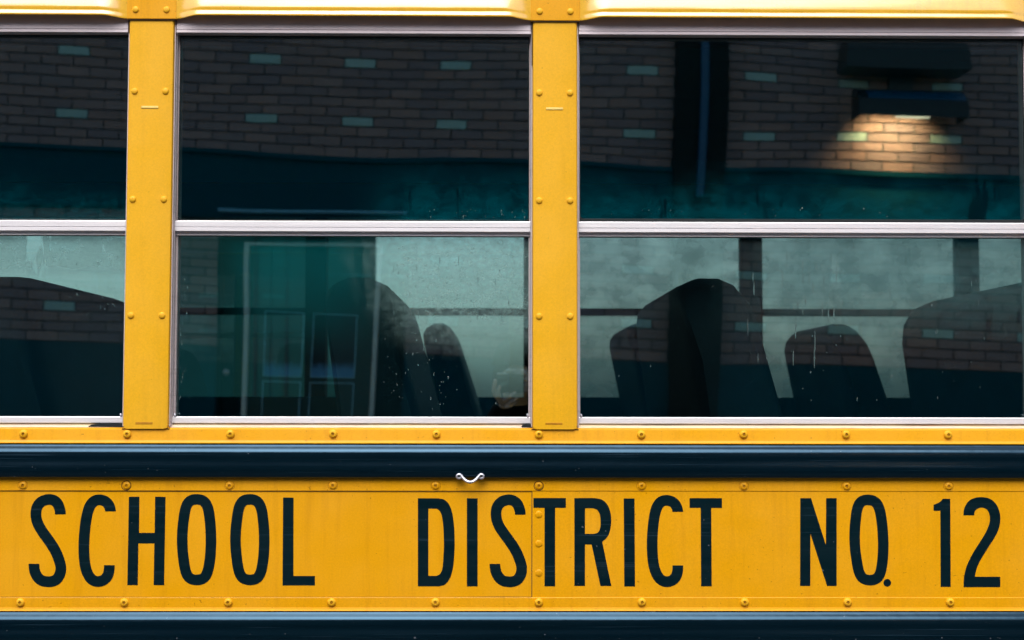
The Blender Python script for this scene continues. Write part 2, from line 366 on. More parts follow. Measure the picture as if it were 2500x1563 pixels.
# belt strip with the first row of screws; its lower edge flares over the rail
part_x('belt_strip', [(.012, 1.5985), (.003, 1.5982), (-.0005, 1.5962), (-.0012, 1.5940), (-.0012, 1.5775), (-.0022, 1.5745), (-.0048, 1.5722), (-.0040, 1.5708), (.012, 1.5708)], XL, XR, YEL, 24, lambda x, y, z: (x, y, z), True)
part_x('window_sill', [(.030, 1.6054), (.0155, 1.6050), (.0150, 1.6030), (.0105, 1.6022), (.0100, 1.6000), (.0045, 1.5992), (.0040, 1.5986), (.030, 1.5986)], XL, XR, SILL, 40)
def rail(z0, n='rub_rail'):
    p = [(.004, 0), (-.0035, -.0004), (-.0075, -.0040), (-.0120, -.0066), (-.0150, -.0083), (-.0182, -.0101), (-.0216, -.0134), (-.0233, -.0165), (-.0236, -.0240), (-.0232, -.0290),
         (-.0240, -.0325), (-.0258, -.0365), (-.0268, -.0405), (-.0268, -.0450), (-.0260, -.0500), (-.0242, -.0548), (-.0210, -.0580), (-.0150, -.0595), (.004, -.0597)]
    return part_x(n, [(y*(.52 if y < 0 else 1), z0+z) for y, z in p], XL, XR, RAIL, 60, lambda x, y, z: (x, y+wob(x, 3, .00025), z+wob(x+9, 2.2, .0003)), True)
rail(1.5716); rail(1.2850)
part_x('lap_strip', [(.010, 1.5135), (-.0018, 1.5135), (-.0020, 1.4905), (-.0012, 1.4893), (.010, 1.4893)], XL, XR, YEL, 60,
       lambda x, y, z: (x, y, z+(wob(x, 9, .0005) if z < 1.4895 else 0)))
part_x('lap_strip', [(.010, 1.3080), (-.0016, 1.3076), (-.0020, 1.3068), (-.0020, 1.2905), (-.0030, 1.2870), (-.0048, 1.2852), (-.004, 1.2842), (.010, 1.2842)], XL, XR, YEL, 60,
       lambda x, y, z: (x, y, z+(wob(x+4, 6, .0004) if z > 1.3060 else 0)))
seams = [XL, -2.16, .0598, 2.28, XR]
for i in range(4):
    a, b_ = seams[i], seams[i+1]
    y0 = -.0000 if i != 2 else -.0010
    part_x('side_panel', [(.010, 1.4920), (y0, 1.4920), (y0, 1.3060), (.010, 1.3060)], a+(.0006 if i else 0), b_-.0006, YEL, 1)
bm = bmesh.new()
for s in seams[1:-1]: pass
bm.free()
for s in seams[1:-1]:
    bm = bmesh.new(); box(bm, s-.0008, s+.0008, -.0004, .0105, 1.3066, 1.4902); finish('seam_sealant', bm, LINE, bus)
# lines of dirt and painted shadow under the laps
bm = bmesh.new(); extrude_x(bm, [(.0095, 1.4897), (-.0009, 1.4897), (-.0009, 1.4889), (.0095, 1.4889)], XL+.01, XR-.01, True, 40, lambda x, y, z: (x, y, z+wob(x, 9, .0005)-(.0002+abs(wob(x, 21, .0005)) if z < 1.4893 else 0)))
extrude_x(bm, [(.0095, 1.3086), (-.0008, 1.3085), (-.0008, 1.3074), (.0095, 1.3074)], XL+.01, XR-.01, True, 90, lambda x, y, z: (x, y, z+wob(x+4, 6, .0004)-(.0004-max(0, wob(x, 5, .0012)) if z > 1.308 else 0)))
finish('lap_dirt_shadow', bm, LINE, bus)
# body below the second rail
part_x('lower_panel', [(.010, 1.2270), (0, 1.2270), (0, .62), (.010, .62)], XL, XR, YEL)
part_x('lower_panel', [(.040, .618), (.014, .618), (.050, .42), (.070, .42)], XL, XR, YEL)

# ---- screws with a star recess; one mesh shared by all
def screw_mesh():
    bm = bmesh.new(); S = 24
    prof = [(.0073, .0005), (.0073, -.0010), (.0068, -.0024), (.0056, -.0036), (.0042, -.0042)]
    rings = lathe_y(bm, prof, S, cap=False)
    star = [bm.verts.new((( .0034 if k % 4 == 0 else (.0027 if k % 2 else .0021))*math.cos(k/S*2*PI), -.0043, (.0034 if k % 4 == 0 else (.0027 if k % 2 else .0021))*math.sin(k/S*2*PI))) for k in range(S)]
    deep = [bm.verts.new((v.co.x*.8, -.0026, v.co.z*.8)) for v in star]
    for A, B, mi in ((rings[-1], star, 0), (star, deep, 1)):
        for k in range(S): bm.faces.new((A[k], A[(k+1) % S], B[(k+1) % S], B[k])).material_index = mi
    bm.faces.new(deep).material_index = 1
    bmesh.ops.recalc_face_normals(bm, faces=bm.faces)
    me = bpy.data.meshes.new('screw'); bm.to_mesh(me); bm.free()
    me.materials.append(YEL_PALE); me.materials.append(YEL_DIM)
    for p in me.polygons: p.use_smooth = True
    me.set_sharp_from_angle(angle=R(50)); return me
SCREW = screw_mesh()
SCREW2 = SCREW.copy(); SCREW2.materials[0] = YEL
def ring_mesh(name, m, r0, r1, h):
    bm = bmesh.new()
    lathe_y(bm, [(r1, .0004), (r1*.99, -h*.4), ((r0+r1)/2, -h), (r0, -h*.25), (r0, .0004)], 24, cap=False)
    bmesh.ops.recalc_face_normals(bm, faces=bm.faces)
    me = bpy.data.meshes.new(name); bm.to_mesh(me); bm.free(); me.materials.append(m)
    for p in me.polygons: p.use_smooth = True
    return me
CUP = ring_mesh('dimple_ring', YEL_DIM, .0080, .0089, .0005); CUPD = ring_mesh('dimple_ring', GRIME, .0074, .0088, .0005)  # dirty yellow rings stand for the dimples around the second-row screws
for row, (z, y) in enumerate(((1.5876, -.0012), (1.4987, -.0018), (1.2992, -.0020))):
    for i in range(-24, 25):
        x = .0714+.1778*i
        if not XL+.03 < x < XR-.03: continue
        jit = random.uniform(-.0006, .0006)
        s = link('screw', SCREW2 if row == 1 else SCREW, bus, (x+jit, y+(.0016 if row == 1 else 0), z+random.uniform(-.0004, .0004)))
        s.rotation_euler = (random.uniform(-.03, .03), random.uniform(0, 6.28), random.uniform(-.05, .05))
        if row == 1: link('dimple_ring', CUPD if i in (0, -4, -6) else CUP, bus, (x, y, z))
def rivet_mesh(r=.0060, h=.0030, m=YEL_PALE):
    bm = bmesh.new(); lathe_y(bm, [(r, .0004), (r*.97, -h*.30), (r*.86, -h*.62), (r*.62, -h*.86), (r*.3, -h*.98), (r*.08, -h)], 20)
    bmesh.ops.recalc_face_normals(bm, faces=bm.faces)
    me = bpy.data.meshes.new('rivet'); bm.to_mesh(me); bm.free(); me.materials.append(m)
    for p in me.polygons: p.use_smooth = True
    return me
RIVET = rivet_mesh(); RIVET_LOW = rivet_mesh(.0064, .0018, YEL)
for s in seams[1:-1]:
    for z in (1.4495, 1.3994, 1.3493): link('rivet', RIVET_LOW, bus, (s+.0117, -.0008, z))

# ---- window posts
def post(x):
    bm = bmesh.new(); r = .004
    prof = [(x+.0008, .050), (x, .045), (x, -.0005), (x+.0011, -.0034), (x+.0040, -.0048), (x+PW-.0040, -.0048), (x+PW-.0011, -.0034), (x+PW, -.0005), (x+PW, .045), (x+PW-.0008, .050)]
    zs = [1.5964, 1.5975, 1.604] + [1.604+(2.315-1.604)*k/12 for k in range(1, 13)]
    rows = []
    for k, z in enumerate(zs):
        ins = .0035 if k == 0 else (.0010 if k == 1 else 0)
        rows.append([bm.verts.new((px+(ins if px < x+PW/2 else -ins), py, z)) for px, py in prof])
    n = len(prof)
    for a, b_ in zip(rows, rows[1:]):
        for j in range(n): bm.faces.new((a[j], a[(j+1) % n], b_[(j+1) % n], b_[j]))
    bm.faces.new(rows[0]); bm.faces.new(rows[-1])
    p = finish('window_post', bm, YEL_PALE, bus, None, True)
    # pressed slot near the top and a scuffed tab mark near the foot
    bm = bmesh.new(); box(bm, x+.0235, x+.0535, -.0058, -.0044, 2.1546, 2.1590, .0010); finish('pressed_tab', bm, CREAM, p)
    bm = bmesh.new(); box(bm, x+.0225, x+.0520, -.0051, -.0044, 1.6040, 1.6078, .0003); finish('stamped_mark', bm, YEL_DIM, p)
    for z in (2.185, 1.9948, 1.7924):
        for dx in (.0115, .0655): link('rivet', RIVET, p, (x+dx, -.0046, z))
for x in PIL: post(x)
for i, x in enumerate(PIL):
    g = {5: .062, 6: .019, 7: .012}.get(i, .03)
    bm = bmesh.new(); vs = [(x-g, 1.6004), (x-.0006, 1.5992), (x-.0006, 1.6054), (x-g*.55, 1.6056), (x-g*.9, 1.6030)]
    f1 = [bm.verts.new((p, .0036, z)) for p, z in vs]; f2 = [bm.verts.new((p, .016, z)) for p, z in vs]
    bm.faces.new(f1); bm.faces.new(f2)
    for k in range(len(vs)): bm.faces.new((f1[k], f1[(k+1) % len(vs)], f2[(k+1) % len(vs)], f2[k]))
    finish('sill_end_wedge', bm, RUBBER, bus)  # solid dark wedge standing for the gap at the sill's end
    L = {5: .02, 6: .075, 7: .03}.get(i, .04)
    bm = bmesh.new(); box(bm, x-.0016, x-.0002, -.0020, .010, 2.3100-L, 2.3110); finish('joint_sealant', bm, LINE, bus)
    bm = bmesh.new(); box(bm, x-.0015, x+PW+.002, -.0026, .008, 1.5960, 1.5970); finish('joint_sealant', bm, LINE, bus)

# ---- brackets and pressed eyebrow mouldings over each window
def bracket(x):
    bm = bmesh.new(); a, b_ = x-.0030, x+PW+.0045
    box(bm, a, b_, -.0085, .004, 2.3125, 2.42, .0008)
    p = finish('roof_bracket', bm, YEL, bus)
    for dx in (.0120, .0660): link('rivet', RIVET, p, (x+dx, -.0082, 2.3286))
    bm = bmesh.new(); box(bm, a+.001, b_-.001, -.0070, .004, 2.3105, 2.3122); finish('joint_sealant', bm, LINE, p)
for x in PIL: bracket(x)
FULL = [(.000, 2.420), (-.0070, 2.400), (-.0130, 2.380), (-.0185, 2.362), (-.0225, 2.3500), (-.0252, 2.3420), (-.0272, 2.3360), (-.0286, 2.3312), (-.0290, 2.3282), (-.0282, 2.3258),
        (-.0280, 2.3240), (-.0292, 2.3214), (-.0312, 2.3192), (-.0322, 2.3170), (-.0320, 2.3150), (-.0308, 2.3141), (-.0290, 2.3143), (-.0270, 2.3170), (-.0080, 2.3230), (.012, 2.3240)]
FULL = [(y*.62 if y < 0 else y, z) for y, z in FULL]
FLAT = [(-.0075, 2.420), (-.0075, 2.400), (-.0075, 2.380), (-.0075, 2.362), (-.0075, 2.3500), (-.0075, 2.3420), (-.0075, 2.3355), (-.0075, 2.3305), (-.0075, 2.3272), (-.0075, 2.3248),
        (-.0075, 2.3232), (-.0075, 2.3208), (-.0075, 2.3185), (-.0075, 2.3160), (-.0075, 2.3137), (-.0072, 2.3127), (-.0055, 2.3128), (-.0040, 2.3150), (-.0010, 2.3200), (.012, 2.3240)]
def moulding(x0, x1):
    bm = bmesh.new(); rows = []; L = x1-x0
    ts = [0, .003, .007, .012, .018, .024, .030, .037, .044, .051, .058, .066, .075, .085, .10]
    xs = ts + [.10+(L-.20)*k/40 for k in range(1, 40)] + [L-t for t in ts[::-1]]
    for xx in xs:
        e = min(xx, L-xx)
        row = []
        for k, ((fy, fz), (gy, gz)) in enumerate(zip(FULL, FLAT)):
            wd = .040+.050*max(0, min(1, (fz-2.3127)/.06))*.45     # the pressing flares out more slowly higher up
            s = max(0, min(1, e/wd)); s = s*s*(3-2*s)
            y = gy+(fy-gy)*s; z = gz+(fz-gz)*s
            if k > 3: z += .0016*s
            row.append(bm.verts.new((x0+xx, y+wob(x0+xx, 5, .0005)*s+wob(x0+xx+k*.07, 14, .00025)*s, z+wob(x0+xx+k*.3, 7, .0005)*s)))
        rows.append(row)
    for a, b_ in zip(rows, rows[1:]):
        for j in range(len(a)-1): bm.faces.new((a[j], a[j+1], b_[j+1], b_[j]))
    return finish('drip_moulding', bm, YEL_GLOSS, bus, None, 'all')
for a, b_ in zip(PIL, PIL[1:]): moulding(a+PW+.0045, b_-.0030)

# ---- windows
HEADZ = 2.2903; MIDT, MIDB = 1.9604, 1.9350; BOT = 1.6170
def window(x0, x1, gu, gl_, thick_gasket=False, near=True):
    bm = bmesh.new()
    for s, xe in ((1, x0), (-1, x1)):      # stepped side channels
        def B(a, b_, y0, y1):
            lo, hi = sorted((xe+s*a, xe+s*b_)); box(bm, lo, hi, y0, y1, 1.6000, 2.3120, .0004, seg=1)
        B(.0002, .0022, .0020, .048); B(.0022, .0034, .0100, .047); B(.0034, .0062, .0215, .046)
    wf = finish('window', bm, ALU_DIRTY, bus)
    a, b_ = x0+.0035, x1-.0035
    def hx(name, prof, m, smooth=False):
        bm = bmesh.new(); extrude_x(bm, prof, a, b_, True, 12, lambda x, y, z: (x, y, z)); return finish(name, bm, m, wf, None, smooth)
    hx('header_frame', [(.045, 2.3235), (.0022, 2.3235), (.0015, 2.2972), (.0030, 2.2969), (.0030, 2.2964), (.0012, 2.2960), (.0010, 2.2912), (.0022, HEADZ), (.045, HEADZ)], ALU_HEAD)
    hx('meeting_rail', [(.040, MIDT), (.0160, MIDT), (.0155, 1.9592), (.0120, 1.9588), (.0118, 1.9494), (.0131, 1.9490), (.0131, 1.9487), (.0118, 1.9483), (.0116, 1.9420), (.0124, 1.9413),
                        (.0190, 1.9410), (.0192, 1.9356), (.0180, MIDB), (.040, MIDB)], ALU)
    hx('bottom_rail', [(.040, BOT), (.0155, BOT), (.0150, 1.6161), (.0115, 1.6157), (.0113, 1.6066), (.0125, 1.6058), (.040, 1.6058)], ALU)
    ga = x0+.0055; gb = x1-.0055
    for nm, z0, z1, y, m in (('upper_pane', MIDT-.004, HEADZ+.004, YG-.002, gu), ('lower_pane', BOT-.004, MIDB+.004, YG+.004, gl_)):
        bm = bmesh.new(); cx, cz = (ga+gb)/2, (z0+z1)/2
        box(bm, ga-cx, gb-cx, -.002, .002, z0-cz, z1-cz); p = finish(nm, bm, m, wf, (cx, y, cz))
    g = .0058 if thick_gasket else .0022
    bm = bmesh.new()
    box(bm, a+.002, b_-.002, .0165, .0236, MIDT+.0001, MIDT+g, .0004, seg=1)
    box(bm, a+.002, a+.0032, .0205, .0236, MIDT+g, HEADZ-.002); box(bm, b_-.0032, b_-.002, .0205, .0236, MIDT+g, HEADZ-.002)
    box(bm, a+.002, b_-.002, .0185, .0236, HEADZ-.0018, HEADZ-.0001)
    for xx, s in ((a+.0032, 1), (b_-.0032, -1)):        # rounded lower corners of the gasket
        vs = [(xx, MIDT+g)]+[(xx+s*(.007-.007*math.sin(t)), MIDT+g+.007-.007*math.cos(t)) for t in [k/6*PI/2 for k in range(7)]]
        f1 = [bm.verts.new((x, .0206, z)) for x, z in vs]; f2 = [bm.verts.new((x, .0236, z)) for x, z in vs]
        bm.faces.new(f1); bm.faces.new(f2)
        for k in range(len(vs)): bm.faces.new((f1[k], f1[(k+1) % len(vs)], f2[(k+1) % len(vs)], f2[k]))
    finish('glass_gasket', bm, RUBBER, wf)
    bm = bmesh.new()                                    # little latch ends at the foot of the sash
    for xx in (a+.0042, b_-.0042):
        sweep(bm, [(xx, .014, 1.6155), (xx, .0125, 1.6195), (xx-.0006, .0135, 1.6222)], .0017, 8)
    finish('sash_latch', bm, CHROME, wf, None, True)
    return wf
wins = []
for k, (p0, p1) in enumerate(zip(PIL, PIL[1:])):
    sp = {4: (G_UP_L, G_LO_L), 5: (G_UP_M, G_LO_M), 6: (G_UP_R, G_LO_R)}.get(k, (G_PLAIN, G_PLAIN))
    wins.append(window(p0+PW, p1, sp[0], sp[1], k == 6))
# small tilts of the panes as they sit in their channels
tilt = {4: (0.000, .004, 0, 0), 5: (0, 0, 0, 0), 6: (0, 0, 0, 0)}

# water drops clinging to the glass
def drops(w_, x0, x1, z0, z1, n, y, rr=(.0004, .0011), run=.25, st=(1.5, 3.0)):
    bm = bmesh.new()
    for _ in range(n):
        x, z = random.uniform(x0, x1), random.uniform(z0, z1); r = random.uniform(*rr)
        L = r*(1 if random.random() > run else random.uniform(*st))
        rings = [[bm.verts.new((x+r*c*math.cos(k/7*2*PI), y-r*.7*s_, z+L*c*math.sin(k/7*2*PI))) for k in range(7)] for c, s_ in ((1, 0), (.8, .6), (.35, .95))]
        for A, B in zip(rings, rings[1:]):
            for k in range(7): bm.faces.new((A[k], A[(k+1) % 7], B[(k+1) % 7], B[k]))
        bm.faces.new(rings[-1])
    o = finish('water_drops', bm, DROP, w_, None, 'all'); o['kind'] = 'stuff'
yu, yl = YG-.0041, YG+.0019
drops(wins[5], -.14, .05, 1.968, 1.985, 26, yu); drops(wins[6], .20, .80, 1.970, 1.990, 22, yu)
drops(wins[4], -.80, -.66, 1.75, 1.90, 40, yl); drops(wins[5], -.20, .05, 1.63, 1.93, 150, yl)
drops(wins[5], -.56, -.54, 1.64, 1.86, 30, yl); drops(wins[6], .42, .90, 1.64, 1.92, 120, yl); drops(wins[6], .15, .45, 1.64, 1.92, 30, yl)
drops(wins[6], .44, .60, 1.72, 1.90, 26, yl, (.0006, .0011), 1, (8, 22)); drops(wins[6], .62, .90, 1.76, 1.91, 10, yl, (.0005, .0009), 1, (6, 14)); drops(wins[5], -.19, .04, 1.76, 1.90, 16, yl, (.0005, .0010), 1, (5, 14))

# ---- roof, floor, ends, far side
RP = [(.004, 2.318), (.006, 2.42), (.02, 2.50), (.07, 2.60), (.17, 2.69), (.36, 2.77), (.70, 2.83), (1.20, 2.85), (1.70, 2.83), (2.04, 2.77), (2.23, 2.69), (2.33, 2.60), (2.38, 2.50), (2.394, 2.42), (2.396, 2.318)]
inner = [(1.2+(y-1.2)*.965, 2.318 if z < 2.32 else z-.03) for y, z in RP][::-1]
part_x('roof', RP+inner, XL, XR, YEL_GLOSS)
bm = bmesh.new(); extrude_x(bm, [(1.2+(y-1.2)*.955, z-.034) for y, z in RP[1:-1]], XL+.02, XR-.02, False, 1); finish('ceiling_liner', bm, INWALL, bus)
bm = bmesh.new(); box(bm, XL, XR, .012, 2.388, .86, .90); finish('cabin_floor', bm, FLOORM, bus)
bm = bmesh.new(); box(bm, XL, XR, .012, .045, .90, 1.5984); box(bm, XL, XR, .034, .062, 1.5984, 1.6165); box(bm, XL, XR, .046, .075, 2.285, 2.38); finish('inner_side_wall', bm, INDARK, bus)
bm = bmesh.new(); box(bm, XL, XR, 2.345, 2.388, .90, 1.6165); box(bm, XL, XR, 2.320, 2.345, 1.60, 1.6440); box(bm, XL, XR, 2.32, 2.392, 2.262, 2.38); finish('inner_side_wall', bm, INDARK, bus)
for xx in (XL, XR):
    bm = bmesh.new(); box(bm, xx-.02, xx+.02, .02, 2.38, .90, 2.80); finish('end_wall', bm, INWALL, bus)
bm = bmesh.new(); box(bm, XL, XR, 2.389, 2.400, .42, 1.600); finish('far_side_panel', bm, YEL, bus)
FP = [-3.495, -2.74, -1.985, -1.23, -.665]+[.09+.755*k for k in range(0, 6)]
for x in FP:
    bm = bmesh.new(); box(bm, x, x+.072, 2.330, 2.398, 1.60, 2.32, .004); finish('far_post', bm, SEATFRAME, bus)
for a, b_ in zip(FP, FP[1:]):
    x0, x1 = a+.072, b_; gf = G_FAR if a > 0 else G_PLAIN
    bm = bmesh.new(); box(bm, x0+.0005, x1-.0005, 2.355, 2.385, 1.9270, 1.9520, .002)
    wf = finish('far_window', bm, SEATFRAME, bus)
    for nm, z0, z1, y, m in (('upper_pane', 1.952, 2.275, 2.372, gf), ('lower_pane', 1.62, 1.927, 2.366, gf)):
        bm = bmesh.new(); cx, cz = (x0+x1)/2, (z0+z1)/2; box(bm, x0-.01-cx, x1+.01-cx, -.002, .002, z0-cz, z1-cz); finish(nm, bm, m, wf, (cx, y, cz))

# ---- bench seats: near row and far row, all facing the front of the bus (right)
def seat_back(y0, y1, top=1.882, lr=.13, lf=.27, thk=.116):
    bm = bmesh.new(); ny = 14; nz = 14; rows = []
    yc, hw = (y0+y1)/2, (y1-y0)/2
    for i in range(ny+1):
        t = -1+2*i/ny; t = math.copysign(1-(1-abs(t))**1.6, t)
        y = yc+hw*t
        rc = .16; e = hw-abs(y-yc); drop = 0 if e > rc else rc-math.sqrt(max(0, rc*rc-(rc-e)**2))
        zt = top-drop*.85
        th = 1-.35*max(0, 1-e/.03)
        ring = []
        zb = 1.22
        for j in range(nz+1):                               # rear face, bottom to top
            s = j/nz; z = zb+(zt-.03-zb)*s
            ring.append((-lr*(z-top)+(1-th)*.04, z))
        for a in (30, 70, 110, 150):                        # rolled crown
            c = math.cos(R(180-a)); ring.append((thk/2+(thk/2-.002)*c*th-(lr+lf)/2*(zt-.03-top), zt-.03+.03*math.sin(R(a))))
        for j in range(nz, -1, -1):
            s = j/nz; z = zb+(zt-.03-zb)*s
            ring.append((thk-lf*(z-top)-(1-th)*.04, z))
        rows.append([bm.verts.new((x, y, z)) for x, z in ring])
    n = len(rows[0])
    for a, b_ in zip(rows, rows[1:]):
        for j in range(n): bm.faces.new((a[j], a[(j+1) % n], b_[(j+1) % n], b_[j]))
    bm.faces.new(rows[0]); bm.faces.new(rows[-1][::-1])
    bmesh.ops.recalc_face_normals(bm, faces=bm.faces)
    me = bpy.data.meshes.new('seat_back'); bm.to_mesh(me); bm.free(); me.materials.append(SEAT)
    for p in me.polygons: p.use_smooth = True
    me.set_sharp_from_angle(angle=R(50)); return me
def cushion(y0, y1):
    bm = bmesh.new(); box(bm, .16, .58, y0, y1, 1.24, 1.35, .03, seg=3); bmesh.ops.recalc_face_normals(bm, faces=bm.faces)
    me = bpy.data.meshes.new('seat_cushion'); bm.to_mesh(me); bm.free(); me.materials.append(SEAT)
    for p in me.polygons: p.use_smooth = True
    return me
def legs(y0, y1):
    bm = bmesh.new()
    for y in (y0+.08, y1-.08):
        sweep(bm, [(.20, y, .90), (.20, y, 1.24)], .014, 8); sweep(bm, [(.52, y, .90), (.52, y, 1.24)], .014, 8)
    me = bpy.data.meshes.new('seat_leg'); bm.to_mesh(me); bm.free(); me.materials.append(SEATFRAME); return me
for y0, y1, xs, kw in ((.085, 1.06, (.335, .6626), {}), (1.50, 2.30, (-.225, .592), dict(top=1.866, lr=.20, lf=.33, thk=.085))):
    ms = (seat_back(y0, y1, **kw), cushion(y0, y1), legs(y0, y1))
    for k in range(-6, 6):
        x = xs[0]+xs[1]*k
        if not XL+.1 < x < XR-.7 or (y0 > 1.2 and -1.0 < x < -.5): continue
        s = link('bench_seat', ms[0], bus, (x, 0, 0))
        link('seat_cushion', ms[1], s); link('seat_leg', ms[2], s)

